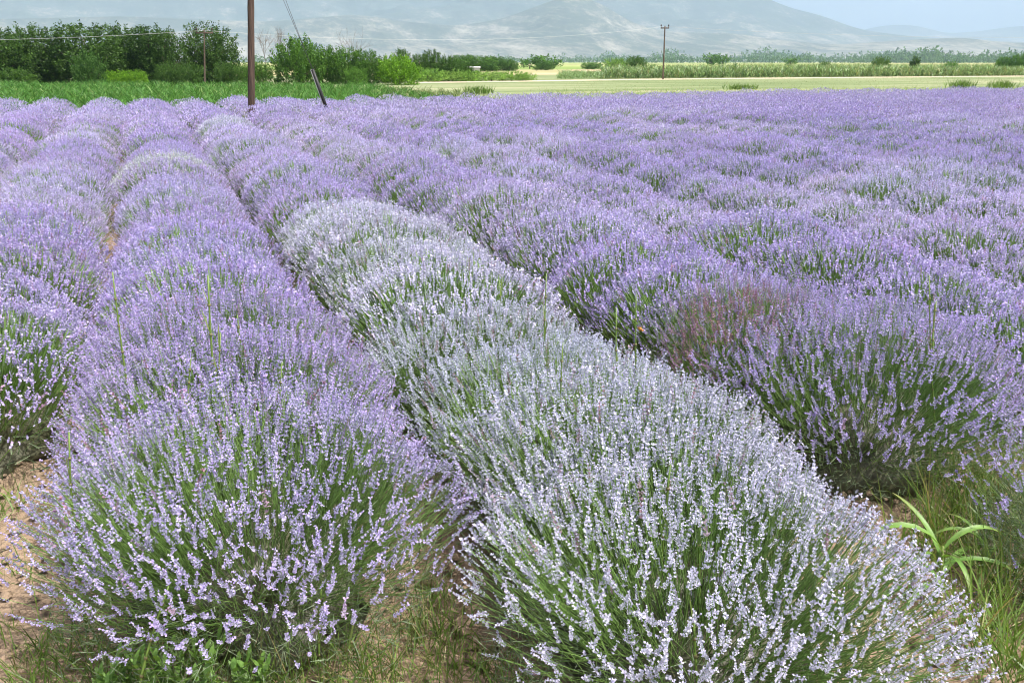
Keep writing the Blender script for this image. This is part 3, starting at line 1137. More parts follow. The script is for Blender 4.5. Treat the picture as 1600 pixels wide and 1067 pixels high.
maize_seedling(mz, 0.24, 'maize seedling with flat yellowish leaves under the straggly bush', 3, [
    (175, 0.3, 0.30, 0.02, 35, 0.6), (10, 0.3, 0.24, 0.018, 50, 0.8), (220, 0.2, 0.24, 0.018, 40, 0.9), (90, 0.5, 0.22, 0.016, 70, 0.9), (140, 0.6, 0.24, 0.018, 65, 1.2)])


# broad-leaved weeds at the foot of the front bush
def leafy_weed(loc, h, label, seed, nst=4):
    rng = np.random.default_rng(seed)
    root = thing('leafy_weed', (*loc, 0), label, 'weed', 'leafy weeds at the front')
    g = Geo()
    tips = []
    for s in range(nst):
        a_ = rng.uniform(0, 6.28)
        top = np.array([math.cos(a_), math.sin(a_), 0]) * h * rng.uniform(0.1, 0.45) + np.array([0, 0, h * rng.uniform(0.7, 1.05)])
        tube(g, [[0, 0, -0.01], top * 0.5 + np.array([0, 0, 0.02]), top], [0.0028, 0.0022, 0.0014], 5, c=(0.4, 0.5, 0))
        tips.append(top)
    link('stem', g.mesh('stem', M_WEED, True), root)
    for top in tips:
        for k in range(9):
            f = 0.35 + 0.65 * k / 8
            a_ = k * 2.4 + rng.uniform(0, 1)
            el = 0.25 + 0.9 * f
            dirv = np.array([math.cos(a_) * math.cos(el), math.sin(a_) * math.cos(el), math.sin(el)])
            gl_ = Geo()
            strips(gl_, (top * f)[None], dirv[None], np.array([rng.uniform(0.035, 0.065)]), np.array([rng.uniform(0.011, 0.017)]), np.array([0.25]), nseg=4,
                   side=norm(np.cross(dirv, [0, 0, 1.0])[None]), c=np.array([[rng.uniform(0.2, 1), rng.uniform(0.3, 0.9), 0]]), belly=0.45, tip=0.04)
            link('leaf', gl_.mesh('leaf', M_WEED), root)


for i, (x, y, h_, lab) in enumerate([
        (300, 1100, 0.17, 'bright green leafy weed in front of the mauve bush, tallest of them'),
        (345, 1112, 0.15, 'bright green leafy weed just right of the tallest front weed'),
        (262, 1105, 0.13, 'bright green leafy weed just left of the tallest front weed'),
        (205, 1092, 0.12, 'bright green leafy weed leftmost under the mauve bush'),
        (395, 1105, 0.12, 'greyish leafy weed rightmost of the front weeds'),
        (160, 1110, 0.08, 'low leafy weed at the bottom edge under the mauve bush')]):
    leafy_weed(gpt(x, y), h_ * 1.35, lab, 60 + i, 6)
# a thin branching weed standing through the right flank of the silvery bush
leafy_weed(gpt(1300, 1040), 0.42, 'tall thin yellow-green weed through the silvery bush flank', 71, 3)

# fallen lavender sprigs on the bare soil
FALL = [(1385, 945), (1415, 935), (1440, 945), (1470, 940), (1500, 925), (1520, 935), (1455, 965), (1480, 985), (1500, 970), (1520, 1000), (1465, 1010), (1490, 1025), (1440, 990), (1535, 965),
        (1510, 1035), (1425, 1000), (1380, 915), (1545, 990)]
for i, (x, y) in enumerate(FALL):
    p = gpt(x, y)
    root = thing('fallen_sprig', (p[0], p[1], rngN.uniform(0.02, 0.05)), 'purple lavender sprig lying on the bare soil by the maize seedling', 'sprig', 'fallen sprigs on the soil')
    az = rngN.uniform(0, 6.28)
    tilt = math.radians(rngN.uniform(74, 96))
    root.rotation_euler = (0, tilt, az)
    o = link('flower_head', SPIKE_MESH[i % len(SPIKE_MESH)], root, color=(0.40, 0.24, 0.60, 1))
    g = Geo()
    tube(g, [[0, 0, -0.10], [0.003, 0, -0.05], [0, 0, 0.03]], 0.0012, 4, c=(0.2, 0.3, 0.3))
    link('stem', g.mesh('stem', M_STEM), root)

# a small orange butterfly on the lavender beyond the silvery row
p = at(1000, 517, 3.75)
root = thing('butterfly', p, 'small orange butterfly perched beside the silvery row', 'butterfly')
g = Geo()
tube(g, [[-0.009, 0, 0], [0, 0, 0.001], [0.009, 0, 0.002]], [0.0008, 0.0018, 0.001], 6)
link('body', g.mesh('body', M_INSUL), root)
for s in (-1, 1):
    g = Geo()
    V = np.array([[0.004, 0, 0.001], [0.014, 0.013 * s, 0.012], [0.004, 0.018 * s, 0.016], [-0.004, 0.010 * s, 0.009], [-0.012, 0.012 * s, 0.011], [-0.011, 0.004 * s, 0.003], [-0.003, 0, 0.001]])
    V2 = V + np.array([0, -0.0003 * s, 0.0003])
    n = len(V)
    T = [[0, i, i + 1] for i in range(1, n - 1)]
    g.add(np.concatenate([V, V2]), t=T + [[n, n + i + 1, n + i] for i in range(1, n - 1)], q=[[i, (i + 1) % n, n + (i + 1) % n, n + i] for i in range(n)])
    link('wing', g.mesh('wing', M_ORANGE), root)
root.rotation_euler = (0.3, -0.2, 2.2)

# ------------------------------------------------------------------ beyond the lavender: meadow, track, young maize, tall maize
edge = FIELD_Y + 0.9
tag(flat_sheet('meadow', [(-60, edge), (95, edge - 6), (150, 60), (150, 130), (40, 128), (-60, 120)], -0.03, meadow_mat()), kind='structure')
M_TRACK = simple_mat('dusty_track', (0.46, 0.38, 0.27), (0.60, 0.52, 0.40), 0.8, 0.95)


def band(name, top, bottom, z, mat):
    P = [on_ground(x, y, z)[:2] for x, y in top + bottom[::-1]]
    g = Geo()
    n = len(top)
    V = [[p[0], p[1], z] for p in P]
    g.add(V, q=[[i, i + 1, 2 * n - 2 - i, 2 * n - 1 - i] for i in range(n - 1)])
    return tag(link(name, g.mesh(name, mat)), kind='structure')


band('track', [(640, 128.5), (1000, 123.7), (1400, 120.3), (1900, 116.5)], [(640, 130.5), (1000, 125.2), (1400, 121.5), (1900, 117.5)], -0.026, M_TRACK)

rngF = np.random.default_rng(8)


def blades_field(name, poly, n, hgt, width, mat, label, cat, per=6, nseg=3, lean=0.55, droop=(0.3, 0.9), bdry=0.15, zb=0.0, taper=None):
    P = scatter(poly, n, rngF)
    n = len(P)
    g = Geo()
    hs = rngF.uniform(*hgt, n)
    # patches of taller and shorter plants
    hs *= 0.85 + 0.3 * fbm(P[:, 0] * 0.35, P[:, 1] * 0.35, 3)
    if taper is not None:
        hs *= taper(P)
    rb = rngF.random(n)
    for k in range(per):
        az = rngF.uniform(0, 6.28, n)
        f = rngF.uniform(0.0, 0.55, n)
        b = np.stack([P[:, 0], P[:, 1], zb + hs * f], 1)
        d = np.stack([np.cos(az) * lean, np.sin(az) * lean, np.ones(n)], 1)
        c = np.stack([np.clip(rb * 0.6 + rngF.random(n) * 0.5, 0, 1), rngF.random(n), (rngF.random(n) < bdry) * rngF.random(n)], 1)
        strips(g, b, d, hs * rngF.uniform(0.55, 0.85, n), width * rngF.uniform(0.7, 1.3, n), rngF.uniform(*droop, n), nseg=nseg, c=c, rng=rngF, tip=0.06, belly=0.3)
    return tag(link(name, g.mesh(name, mat)), label, cat, kind='stuff')


mz_poly = [(-14, edge + 0.1), (11.6, edge - 0.4), on_ground(585, 125.5, 0.7)[:2], on_ground(-120, 122.3, 0.7)[:2]]
blades_field('young_maize', mz_poly, 10500, (0.62, 0.82), 0.036, M_MAIZE, 'strip of lush green young maize behind the lavender', 'maize', per=7, nseg=2)
weed_poly = [(7.5, edge - 0.1), (13.5, edge - 0.5), on_ground(700, 140, 0.4)[:2], on_ground(585, 135, 0.5)[:2]]
blades_field('tall_weeds', weed_poly, 900, (0.45, 0.75), 0.03, M_MEADOW, 'pale green tall weeds at the end of the young maize', 'weeds', per=8, bdry=0.05)
strip_poly = [(13, edge - 0.3), (60, edge - 3.5), (80, 46), (24, 54)]
blades_field('field_edge_grass', strip_poly, 14000, (0.16, 0.36), 0.024, M_GRASS, 'rough green grass along the far edge of the lavender', 'grass', per=4, nseg=1, bdry=0.25)
mead_poly = [(11, 36), (80, 33), (100, 60), (96, 100), (50, 98), (26, 60)]
blades_field('meadow_grass', mead_poly, 11000, (0.08, 0.22), 0.03, M_MEADOW, 'pale mown grass strip beyond the lavender field', 'grass', per=3, nseg=1, bdry=0.4)
# rough dark tufts in the meadow
for (x, y, h_, lab) in ((1160, 135, 0.5, 'rough grass tuft in the meadow below the reed edge'), (1500, 133, 0.75, 'dark green tall grass clump at the right of the meadow'), (1565, 133, 0.7, 'grass clump at the far right end of the meadow'), (745, 141, 0.6, 'thistle-like green tuft beyond the young maize')):
    c_ = on_ground(x, y, 0.2)[:2]
    P = c_ + rngF.normal(0, 0.9, (60, 2)) * np.array([0.55, 0.4])
    g = Geo()
    for k in range(8):
        n = len(P)
        az = rngF.uniform(0, 6.28, n)
        strips(g, np.concatenate([P, np.full((n, 1), -0.03)], 1), np.stack([np.cos(az) * .35, np.sin(az) * .35, np.ones(n)], 1), h_ * rngF.uniform(.5, 1.1, n), 0.03, rngF.uniform(0, .4, n), nseg=2, c=np.stack([rngF.random(n), rngF.random(n), np.zeros(n)], 1), rng=rngF)
    tag(link('grass_tuft', g.mesh('grass_tuft', M_GRASS)), lab, 'grass', kind='stuff')


def gg2(x, y):
    return on_ground(x, y)[:2]


tall_front = [gg2(940, 123.3), gg2(1250, 121), gg2(1800, 117.3), gg2(1800, 116.2), gg2(1250, 119.2), gg2(940, 121.2)]
blades_field('tall_maize', tall_front, 8000, (1.25, 1.6), 0.11, M_FARMAIZE, 'long band of tall green maize beyond the meadow', 'maize', per=8, nseg=2, lean=0.35, bdry=0.25, zb=-0.03)
tall_back = [gg2(930, 121.2), gg2(1250, 119.2), gg2(1800, 116.2), gg2(1800, 107), gg2(1250, 107), gg2(960, 112)]
blades_field('tall_maize', tall_back, 12000, (1.2, 1.55), 0.16, M_FARMAIZE, 'tops of the tall maize stretching away behind its front edge', 'maize', per=3, nseg=1, lean=0.35, bdry=0.3, zb=0.35)
low_poly = [gg2(868, 125), gg2(945, 123.5), gg2(950, 119), gg2(880, 119)]
blades_field('bramble_band', low_poly, 1500, (0.8, 1.2), 0.12, M_FARMAIZE, 'low scrubby end of the maize band left of the far pole', 'scrub', per=7, nseg=1, lean=0.6, bdry=0.1)


# ------------------------------------------------------------------ trees
def crown_geo(seed, shoots=150, per=26, leaf=0.042, wid=0.5, low=0.12, spiky=0.13, ball=False):
    """crown of a tree one unit tall, 2*wid wide"""
    rng = np.random.default_rng(seed)
    n = shoots
    u = rng.normal(size=(n, 3))
    u = norm(u)
    r = rng.random(n) ** 0.40
    u = u * (1 + 0.22 * (np.abs(u[:, 2:3]) * np.linalg.norm(u[:, :2], axis=1, keepdims=True)) * 2)
    r *= 0.80 + 0.28 * vnoise(np.arctan2(u[:, 1], u[:, 0]) * 1.6 + seed, u[:, 2] * 2.5 + seed * 2)
    hc = (1 - low) / 2
    cen = np.stack([u[:, 0] * r * wid, u[:, 1] * r * wid, low + hc + u[:, 2] * r * hc * 0.94], 1)
    ax = norm(norm(cen - np.array([0, 0, low + hc * 0.6])) + np.array([0, 0, 0.75]) + rng.normal(0, 0.25, (n, 3)))
    tone = np.clip(rng.normal(0.45, 0.28, n), 0, 1)
    t = rng.random((n, per))
    P = cen[:, None] + ax[:, None] * (t[..., None] - 0.4) * spiky * rng.uniform(0.6, 1.4, (n, 1, 1)) + rng.normal(0, 0.030, (n, per, 3)) * (1.15 - 0.8 * t[..., None])
    P = P.reshape(-1, 3)
    N = len(P)
    od = norm(rng.normal(size=(N, 3)) + np.array([0, 0, 0.3]))
    sd = norm(np.cross(od, rng.normal(size=(N, 3))))
    L = rng.uniform(0.6, 1.3, N) * leaf
    V, Q = floret_quads(P, od, sd, L, L * rng.uniform(0.45, 0.75, N), rng.normal(0, 0.12, N) * L)
    C = np.stack([np.repeat(tone, per) * 0.7 + rng.random(N) * 0.3, rng.random(N), np.zeros(N)], 1)
    return Geo().add(V, q=Q, c=np.repeat(C, 4, 0))


def trunk_geo(seed, wid=0.5, low=0.12, limbs=9):
    rng = np.random.default_rng(seed)
    g = Geo()
    tube(g, [[0, 0, -0.02], [0.01, 0, 0.15], [-0.01, 0.01, 0.4], [0.02, 0, 0.75]], [0.034, 0.028, 0.02, 0.006], 8)
    for i in range(limbs):
        a_ = i * 2.4 + rng.uniform(0, 1)
        z0 = rng.uniform(0.12, 0.5)
        e = np.array([math.cos(a_) * wid * 0.75, math.sin(a_) * wid * 0.75, z0 + rng.uniform(0.15, 0.4)])
        s = np.array([0, 0, z0])
        tube(g, [s, s * 0.5 + e * 0.5 + np.array([0, 0, -0.03]), e], [0.014, 0.009, 0.003], 5)
    return g


CROWN = {}
for nm, kw in {
    'broad': dict(shoots=520, per=30, wid=0.52, low=-0.06, leaf=0.036),
    'broad2': dict(shoots=520, per=30, wid=0.50, low=-0.06, spiky=0.2, leaf=0.036),
    'tall': dict(shoots=460, per=30, wid=0.36, low=-0.06, spiky=0.2, leaf=0.034),
    'bushy': dict(shoots=440, per=28, wid=0.75, low=-0.08, spiky=0.22, leaf=0.05),
    'wide': dict(shoots=220, per=26, wid=1.1, low=-0.08, spiky=0.26, leaf=0.07),
    'cone': dict(shoots=90, per=20, wid=0.30, low=0.05, spiky=0.2, leaf=0.07),
    'far': dict(shoots=60, per=14, wid=0.55, low=0.05, spiky=0.2, leaf=0.11),
}.items():
    CROWN[nm] = [(crown_geo(sum(map(ord, nm)) % 50 + 13 * k, **kw).mesh('crown', M_TREE), trunk_geo(k + 5, kw['wid'], kw['low']).mesh('trunk', M_BARK, True)) for k in range(2)]


def tree(name, kind, x, top, dist, wpx, colr, label, group=None, v=0, cat='tree', base_z=-0.03):
    """x, top: where crown centre and top stand in the view; wpx: crown width there"""
    tp = at(x, top, dist)
    H = tp[2] - base_z
    depth = project((tp[0], tp[1], 1))[2]
    wworld = wpx / FPX * depth
    crown, trunk = CROWN[kind][v % 2]
    wid = {'broad': 0.52, 'broad2': 0.50, 'tall': 0.36, 'bushy': 0.75, 'wide': 1.1, 'cone': 0.30, 'far': 0.55}[kind]
    root = thing(name, (tp[0], tp[1], base_z), label, cat, group, rz=rngF.uniform(0, 6.28))
    sx = wworld / (2 * wid) * 1.02
    root.scale = (sx, sx, H)
    link('trunk', trunk, root)
    o = link('crown', crown, root, color=(*colr, 1))
    o['kind'] = 'stuff'
    return root


DK = (1.15, 1.2, 1.05)
MD = (1.35, 1.45, 1.1)
LT = (2.2, 2.4, 1.5)
YL = (3.1, 3.2, 0.9)
PALE = (4.6, 3.9, 4.2)
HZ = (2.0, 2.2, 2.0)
gl_ = 'dark trees behind the young maize'
tree('broadleaf_tree', 'broad', -6, 47, 84, 100, DK, 'dark green tree cut by the picture edge behind the maize', gl_)
tree('broadleaf_tree', 'broad2', 52, 44, 86, 90, DK, 'dark green tree, second from the picture edge behind the maize', gl_, 1)
tree('broadleaf_tree', 'broad', 128, 39, 84, 112, DK, 'broad dark green tree behind the grey-green shrub', gl_, 1)
tree('broadleaf_tree', 'tall', 196, 43, 86, 66, DK, 'dark green upright tree, third from the gap', gl_)
tree('broadleaf_tree', 'tall', 228, 46, 84, 62, (0.85, 0.95, 0.85), 'dark green upright tree, second from the gap', gl_, 1)
tree('broadleaf_tree', 'broad', 254, 47, 83, 62, DK, 'dark green tree at the end of the tree row by the gap', gl_, 1)
tree('broadleaf_tree', 'broad2', 325, 41, 85, 82, DK, 'dark tree standing alone behind the small wooden pole', gl_)
tree('shrub', 'bushy', 134, 83, 78, 46, (1.3, 1.5, 1.3), 'grey-green round shrub in front of the dark trees', 'shrubs behind the maize', 0, 'shrub')
for i, (x, t_, w_, c_, lab) in enumerate([
        (18, 108, 60, MD, 'low green shrub under the edge tree'), (262, 100, 40, MD, 'low shrub under the last tree of the row'), (296, 102, 36, MD, 'low shrub left of the small pole'),
        (352, 99, 34, MD, 'low shrub right of the small pole'), (180, 112, 50, YL, 'yellow-green weeds bush below the dark trees'), (212, 111, 34, YL, 'small yellow-green weeds bush below the dark trees'),
        (402, 98, 44, (2.0, 2.1, 1.5), 'pale green shrub just right of the big pole'), (378, 102, 26, (1.7, 1.8, 1.3), 'pale shrub half hidden by the big pole')]):
    tree('shrub', 'bushy', x, t_, 80 - (i % 3), w_, c_, lab, 'shrubs behind the maize', i, 'shrub')
for i, (x, t_, w_) in enumerate([(-5, 96, 60), (45, 93, 60), (88, 95, 56), (160, 94, 56), (205, 95, 54), (245, 92, 50), (318, 94, 56), (340, 90, 46)]):
    tree('undergrowth_shrub', 'bushy', x, t_, 87, w_, (0.8, 0.9, 0.75), 'dark undergrowth shrub below the dark trees, %s from the picture edge' % ordinal(i + 1), 'dark undergrowth below the trees', i, 'shrub')
gm_ = 'green bushes in the middle of the tree line'
tree('bush_tree', 'bushy', 462, 62, 80, 76, (1.7, 1.9, 1.2), 'large green bush with the peaked top behind the guy wires', gm_, 0)
tree('bush_tree', 'bushy', 500, 74, 82, 66, (1.6, 1.8, 1.2), 'green bush just right of the peaked bush', gm_, 1)
tree('bush_tree', 'bushy', 538, 78, 81, 60, (1.75, 1.95, 1.25), 'green bush below the thin bare tree', gm_, 0)
tree('bush_tree', 'broad', 572, 79, 80, 48, (1.5, 1.7, 1.1), 'green bush at the end of the middle clump', gm_, 1)
tree('bush_tree', 'bushy', 556, 106, 77, 34, LT, 'small pale green bush at the foot of the middle clump', gm_, 1)
tree('bush_tree', 'bushy', 622, 89, 78, 66, YL, 'bright yellow-green bush in the tree line', gm_, 0)
tree('bush_tree', 'broad', 628, 77, 92, 30, MD, 'dark tree top behind the bright yellow-green bush', gm_, 1)
tree('bush_tree', 'bushy', 602, 91, 86, 36, MD, 'dark green bush left of the bright yellow-green bush', gm_, 1)
tree('bush_tree', 'broad', 676, 79, 96, 34, MD, 'dark tree top right of the bright yellow-green bush', gm_, 0)
tree('bush_tree', 'broad', 655, 85, 98, 34, MD, 'dark tree between the two dark tree tops', gm_, 1)
tree('bush_tree', 'bushy', 702, 90, 92, 40, (1.2, 1.35, 1.0), 'dark rounded bush beside the low white building', gm_, 0)
tree('bush_tree', 'bushy', 727, 100, 94, 26, MD, 'small dark bush in front of the low white building', gm_, 1)
gp_ = 'pale scrub along the meadow'
for i, (x, t_, w_) in enumerate([(668, 108, 46), (700, 110, 46), (735, 111, 46), (768, 112, 44), (800, 112, 40), (822, 115, 28)]):
    tree('scrub_bush', 'wide', x, t_, 90 + i, w_ * 1.25, PALE if i % 2 else (4.0, 3.7, 3.2), 'pale scrub bush, %s from the bright yellow-green bush' % ordinal(i + 1), gp_, i, 'scrub')
# farther single trees
gfar = 'single trees on the plain'
FARTREES = [
    (745, 88, 190, 60, 'broad', (1.6, 1.8, 1.3), 'green tree right above the low white building'),
    (722, 86, 210, 40, 'broad', (1.6, 1.8, 1.4), 'green tree left above the low white building'),
    (775, 90, 200, 46, 'bushy', (1.6, 1.8, 1.4), 'green tree at the right end of the hedge behind the scrub'),
    (796, 95, 200, 26, 'bushy', (1.5, 1.7, 1.3), 'small green tree ending the hedge behind the scrub'),
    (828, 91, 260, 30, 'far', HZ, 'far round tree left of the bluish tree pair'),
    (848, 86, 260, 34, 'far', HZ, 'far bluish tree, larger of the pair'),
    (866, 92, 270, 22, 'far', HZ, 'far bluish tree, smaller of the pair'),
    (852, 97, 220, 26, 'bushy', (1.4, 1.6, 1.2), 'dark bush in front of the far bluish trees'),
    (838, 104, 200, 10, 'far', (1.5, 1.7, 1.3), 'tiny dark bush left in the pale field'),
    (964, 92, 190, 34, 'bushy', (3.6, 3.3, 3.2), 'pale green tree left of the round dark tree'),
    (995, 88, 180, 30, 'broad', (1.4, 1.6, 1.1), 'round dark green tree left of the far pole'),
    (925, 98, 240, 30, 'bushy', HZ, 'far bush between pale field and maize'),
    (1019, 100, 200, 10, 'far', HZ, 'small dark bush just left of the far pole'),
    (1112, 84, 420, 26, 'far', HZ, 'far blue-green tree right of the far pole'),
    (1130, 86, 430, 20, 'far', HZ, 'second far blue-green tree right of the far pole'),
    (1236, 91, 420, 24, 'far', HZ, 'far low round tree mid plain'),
    (1149, 100, 200, 7, 'cone', (1.3, 1.5, 1.2), 'tiny upright bush on the maize band'),
    (1431, 88, 165, 13, 'cone', (1.0, 1.1, 0.9), 'small dark conical tree rising from the maize'),
    (1487, 97, 165, 20, 'bushy', (2.2, 2.5, 1.8), 'green bush rising from the maize right of the conical tree'),
    (1570, 89, 170, 22, 'broad', (1.8, 2.1, 1.5), 'dark green tree above the maize near the picture edge'),
    (1594, 85, 170, 26, 'broad', (1.8, 2.1, 1.5), 'dark green tree cut by the picture edge above the maize'),
    (1377, 90, 190, 24, 'bushy', (1.9, 1.9, 1.6), 'thin pale tree left of the conical tree'),
    (1290, 97, 220, 16, 'bushy', (1.5, 1.7, 1.4), 'low bush on the plain behind the maize'),
]
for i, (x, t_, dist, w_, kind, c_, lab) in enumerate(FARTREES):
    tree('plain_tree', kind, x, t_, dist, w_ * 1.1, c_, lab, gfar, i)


# bare trees
def bare_tree(x, top, dist, label, seed, spread=0.32):
    rng = np.random.default_rng(seed)
    tp = at(x, top, dist)
    H = tp[2] + 0.03
    root = thing('bare_tree', (tp[0], tp[1], -0.03), label, 'tree', 'bare trees')
    g, g2 = Geo(), Geo()
    tube(g, [[0, 0, 0], [0.02 * H, 0, H * 0.35], [0, 0.02 * H, H * 0.7], [0.01 * H, 0, H]], [0.04, 0.03, 0.018, 0.006], 7)

    def rec(p, d, L, r, lev):
        e = p + d * L
        m = p + d * L * 0.5 + rng.normal(0, 0.03, 3) * L
        tube(g2, [p, m, e], [r, r * 0.75, r * 0.45], 4, cap=False)
        if lev:
            for k in range(4):
                f = rng.uniform(0.35, 1.0)
                rec(p + (e - p) * f, norm((d + rng.normal(0, 0.42, 3) + np.array([0, 0, 0.2]))[None])[0], L * rng.uniform(0.45, 0.7), r * 0.55, lev - 1)
    for k in range(9):
        a_ = k * 2.4
        z = H * rng.uniform(0.35, 0.8)
        d = norm(np.array([[math.cos(a_) * spread * 1.6, math.sin(a_) * spread * 1.6, 1.0]]))[0]
        rec(np.array([0, 0, z]), d, (H - z) * rng.uniform(0.6, 0.95), 0.016, 2)
    link('trunk', g.mesh('trunk', M_DEADWOOD, True), root)
    link('branches', g2.mesh('branches', M_DEADWOOD), root)


bare_tree(410, 54, 95, 'bare grey tree just right of the big pole', 1, 0.42)
bare_tree(437, 51, 93, 'slender bare tree left of the peaked bush', 2, 0.15)
bare_tree(545, 60, 95, 'thin bare tree rising behind the middle bushes', 3, 0.42)

# the distant wood along the plain: one mass
g = Geo()
lib = [crown_geo(500 + k, shoots=16, per=6, leaf=0.22, wid=0.62, low=0.0, spiky=0.2).arrays() for k in range(4)]


def wood(g, x0, x1, dist, hlo, hhi, step):
    x = x0
    while x < x1:
        p = at(x, 97, dist * rngF.uniform(0.93, 1.08))
        h_ = rngF.uniform(hlo, hhi) * (0.6 + 0.8 * vnoise(np.array([x * 0.02 + dist]), np.array([dist * 0.1]))[0])
        v, q, t_, c = lib[rngF.integers(0, 4)]
        a_ = rngF.uniform(0, 6.28)
        Rm = np.array([[math.cos(a_), math.sin(a_), 0], [-math.sin(a_), math.cos(a_), 0], [0, 0, 1]])
        g.add((v * np.array([h_ * 0.85, h_ * 0.85, h_])) @ Rm + np.array([p[0], p[1], -0.06]), q=q, c=c)
        x += step * rngF.uniform(0.5, 1.5)


wood(g, 690, 1700, 1700, 7, 12, 5)
wood(g, 380, 480, 1500, 7, 12, 6)
wood(g, 880, 1800, 2700, 18, 30, 4)
wood(g, 1330, 1800, 1900, 13, 22, 4)
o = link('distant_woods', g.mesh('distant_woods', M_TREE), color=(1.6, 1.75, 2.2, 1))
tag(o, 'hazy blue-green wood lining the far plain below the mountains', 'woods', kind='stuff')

# low white building behind the bushes, half hidden
p = at(740, 104, 180)
root = thing('white_shed', (p[0], p[1], -0.05), 'low white building half hidden behind the dark bushes', 'building', rz=-YAW)
g = Geo()
box(g, (0, 0, 0.35), (2.2, 2.0, 0.8))
link('wall', g.mesh('wall', M_WHITE), root)
g = Geo()
g.add([[-1.3, -1.2, 0.753], [1.3, -1.2, 0.753], [1.3, 1.2, 0.753], [-1.3, 1.2, 0.753], [-1.3, 0, 1.0], [1.3, 0, 1.0]], q=[[0, 1, 5, 4], [2, 3, 4, 5], [0, 3, 2, 1]], t=[[0, 4, 3], [1, 2, 5]])
link('roof', g.mesh('roof', M_ROOF), root)
g = Geo()
box(g, (-0.4, -1.01, 0.45), (0.4, 0.05, 0.3))
link('window', g.mesh('window', M_INSUL), root)

# ------------------------------------------------------------------ poles and wires
top = at(391, -150, 26.3)
base = np.array([POLE_AT[0], POLE_AT[1], -0.1])
root = thing('utility_pole', base, 'tall weathered brown wooden pole standing in the lavender', 'pole')
g = Geo()
K = 24
t = np.linspace(0, 1, K)
pts = (top - base) * t[:, None]
rr = 0.098 - 0.022 * t + 0.0025 * np.sin(t * 37) + 0.002 * np.sin(t * 91)
tube(g, pts, rr, 14)
link('shaft', g.mesh('shaft', M_POLE, True), root)
g = Geo()
d_ = norm((top - base)[None])[0]
for f in (0.895, 0.955):
    tube(g, [pts[-1] * f - d_ * 0.03, pts[-1] * f + d_ * 0.03], 0.088, 14)
link('guy_band', g.mesh('guy_band', M_STEEL), root)

anchor = np.array([*GUY_AT, 0]) + np.array([0.06, 0, -0.05])
gtop = at(488, 109, 26.5)
gbot = at(508, 164, 26.6)
gd = norm((gtop - gbot)[None])[0]
foot = gbot - gd * (gbot[2] + 0.05) / gd[2]
root = thing('guy_wire', foot, 'leaning black and pale guy wire guard beside the tall wooden pole', 'guy wire')
g = Geo()
tube(g, [np.zeros(3), gtop - foot], 0.052, 12)
link('guard_tube', g.mesh('guard_tube', M_BLACK, True), root)
g = Geo()
sdv = norm((_R * -1.0 + np.array([0, 0, 0.1]))[None])[0]
tube(g, [sdv * 0.04 + gd * 0.4 - _F * 0.02, gtop - foot + sdv * 0.04 - gd * 0.02 - _F * 0.02], 0.022, 8)
link('pale_strip', g.mesh('pale_strip', M_PALEPL, True), root)
for f, off in ((0.955, 0.0), (0.895, 0.07)):
    e = base + pts[-1] * f + _R * (0.07)
    g = Geo()
    tube(g, [gtop - foot + _R * off * 0.3, e - foot], 0.0065, 5)
    link('wire', g.mesh('wire', M_STEEL), root)


def small_pole(x, ytop, ybase, dist, rad, label, arm, xt):
    tp = at(xt, ytop, dist)
    b_ = at(x, ybase, dist)
    b_[2] = -0.05
    root = thing('utility_pole', b_, label, 'pole', 'small wooden poles carrying the power line')
    g = Geo()
    v = tp - b_
    K = 12
    t = np.linspace(0, 1, K)
    tube(g, v * t[:, None], rad * (1.15 - 0.4 * t) * (1 + 0.05 * np.sin(t * 23)), 8)
    link('shaft', g.mesh('shaft', M_POLE2, True), root)
    g = Geo()
    ax = np.array([_R, np.cross([0, 0, 1.0], _R), [0, 0, 1.0]])
    box(g, v - np.array([0, 0, 0.22]), (arm, 0.12, 0.12), ax)
    link('crossarm', g.mesh('crossarm', M_POLE2), root)
    for s in (-0.45, 0.45):
        q = v - np.array([0, 0, 0.16]) + _R * arm * s
        g = Geo()
        tube(g, [q, q + np.array([0, 0, 0.1]), q + np.array([0, 0, 0.14]), q + np.array([0, 0, 0.30])], [0.03, 0.03, 0.075, 0.055], 8)
        link('insulator', g.mesh('insulator', M_INSUL, True), root)
    return tp


tp1 = small_pole(318.5, 47, 121, 76, 0.062, 'small wooden pole in front of the lone dark tree', 1.3, 319)
tp2 = small_pole(1036, 41, 123, 104, 0.085, 'slim wooden pole standing at the edge of the tall maize', 0.9, 1039)


def wire(p0, p1, sag, label, off):
    K = 40
    t = np.linspace(0, 1, K)
    pts = p0 + (p1 - p0) * t[:, None]
    pts[:, 2] -= sag * 4 * t * (1 - t)
    g = Geo()
    tube(g, pts - p0, 0.009, 5)
    o = link('power_cable', g.mesh('power_cable', M_ALU), loc=p0)
    tag(o, label, 'cable', 'overhead cables')


end_l = at(-420, 62, 82)
end_r = at(2100, 47, 112)
up = np.array([0, 0, -0.05])
wire(end_l + up, tp1 + up, 0.35, 'pale overhead cable crossing the dark trees to the small pole', 0)
wire(tp1 + up, tp2 + up, 1.0, 'pale overhead cable sagging between the small and the slim pole', 0)
wire(tp2 + up, end_r + up, 0.85, 'pale overhead cable running from the slim pole over the far hills', 0)

# ------------------------------------------------------------------ mountains
def az_of(x):
    d = ray(x, 97)
    return math.atan2(d[0], d[1])


def el_of(x, y):
    d = ray(x, y)
    return d[2] / math.hypot(d[0], d[1])


M_MTN = mountain_mat()


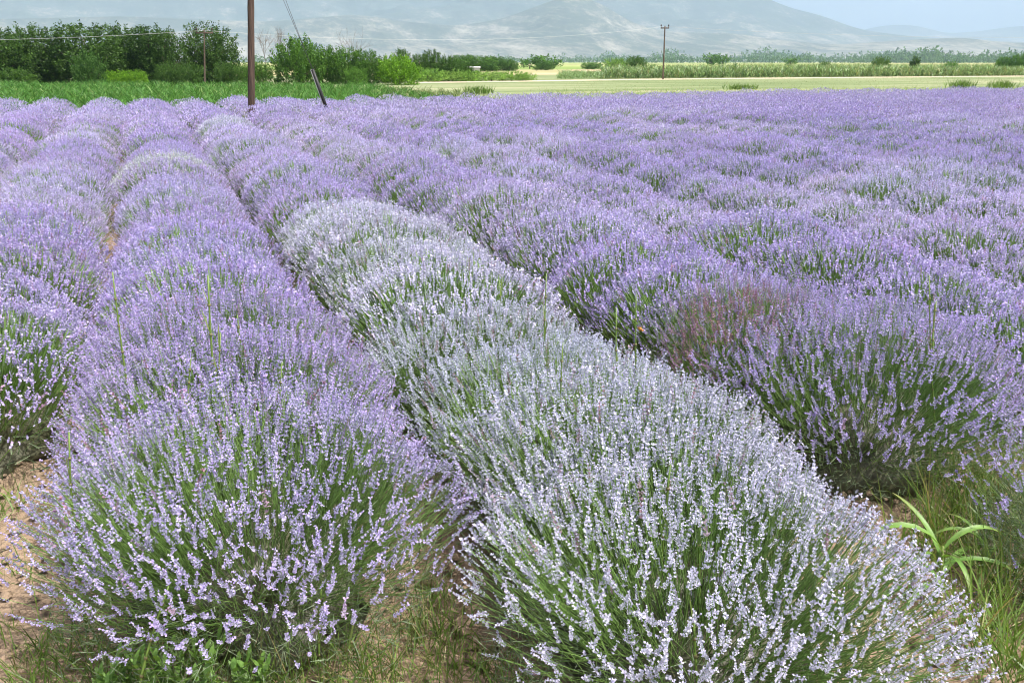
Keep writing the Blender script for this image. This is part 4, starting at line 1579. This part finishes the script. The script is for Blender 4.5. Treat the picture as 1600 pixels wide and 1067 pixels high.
def mountain(name, ctrl, r0, rc, r1, rough, seed, nr=90, na=380, front=1.0):
    xs = np.linspace(ctrl[0][0], ctrl[-1][0], na)
    az = np.array([az_of(x) for x in xs])
    cy_ = np.interp(xs, [c[0] for c in ctrl], [c[1] for c in ctrl])
    # soften the polyline
    ker = np.ones(9) / 9
    cy_ = np.convolve(np.pad(cy_, 4, mode='edge'), ker, 'valid')
    Hc = np.array([el_of(x, y) for x, y in zip(xs, cy_)]) * rc + CAM_H
    r = np.linspace(r0, r1, nr)
    A, Rr = np.meshgrid(az, r, indexing='ij')
    t = (Rr - r0) / (rc - r0)
    prof = np.where(t < 1, np.clip(t, 0, 1) ** front, np.clip(1 - (Rr - rc) / (r1 - rc), 0, 1) ** 0.8)
    X, Y = np.sin(A) * Rr, np.cos(A) * Rr
    k = 1 / 900.0
    n1 = 1 - np.abs(2 * fbm(X * k + seed, Y * k, 6, 0.52) - 1)
    n2 = fbm(X * k * 0.45 + 3 * seed, Y * k * 0.45 + seed, 5)
    crest = np.exp(-((t - 1) / 0.13) ** 2)
    e = (1 - crest) * rough
    Z = Hc[:, None] * prof * (1 - e * 0.75 * (1 - n1) - e * 0.5 * (n2 - 0.5) * 1.2) - 2
    g = Geo()
    i = np.arange(na - 1)[:, None] * nr + np.arange(nr - 1)[None]
    g.add(np.stack([X, Y, Z], -1).reshape(-1, 3), q=np.stack([i, i + 1, i + nr + 1, i + nr], -1).reshape(-1, 4))
    tag(link(name, g.mesh(name, M_MTN, True)), kind='structure')


mountain('mountains', [(-400, -60), (0, -55), (300, -70), (600, -75), (900, -60), (1080, -32), (1190, -4), (1225, 13), (1270, 22), (1300, 33), (1335, 46), (1400, 55), (1480, 62), (1600, 66), (1900, 80)],
         5600, 8300, 10500, 0.95, 3.3, front=1.25)
mountain('mountain_spur', [(-300, 40), (0, 30), (200, 25), (420, 34), (560, 22), (640, 34), (720, 40), (790, 28), (840, 8), (880, -6), (920, -4), (955, 16), (985, 36), (1040, 50), (1150, 52), (1210, 62), (1300, 70), (1420, 62), (1500, 58), (1560, 66), (1900, 74)],
         4300, 5600, 6600, 1.0, 9.1, front=1.1)
mountain('far_hills', [(1100, 70), (1250, 58), (1330, 50), (1360, 42), (1390, 38), (1420, 39), (1450, 46), (1475, 52), (1520, 49), (1560, 43), (1600, 39), (1650, 38), (1750, 45), (1900, 40)],
         10800, 12300, 13600, 0.4, 5.7, nr=60, na=240)

# ------------------------------------------------------------------ summer haze over the plain
g = Geo()
box(g, (0, 0, 640 - 1.1), (28800, 28800, 1280))
hm, nt, out = new_mat('haze')
pv = nt.nodes.new('ShaderNodeVolumePrincipled')
pv.inputs['Color'].default_value = (0.50, 0.668, 0.88, 1)
pv.inputs['Density'].default_value = 1.15e-4
pv.inputs['Anisotropy'].default_value = 0.0
nt.links.new(pv.outputs[0], out.inputs['Volume'])
hz = link('haze', g.mesh('haze', hm))
tag(hz, 'pale blue summer haze over the plain and mountains', 'haze', kind='stuff')
print('BUSHCOUNT', len(bushes), 'tris', sum(len(m.loops) for m in bpy.data.meshes) // 2)
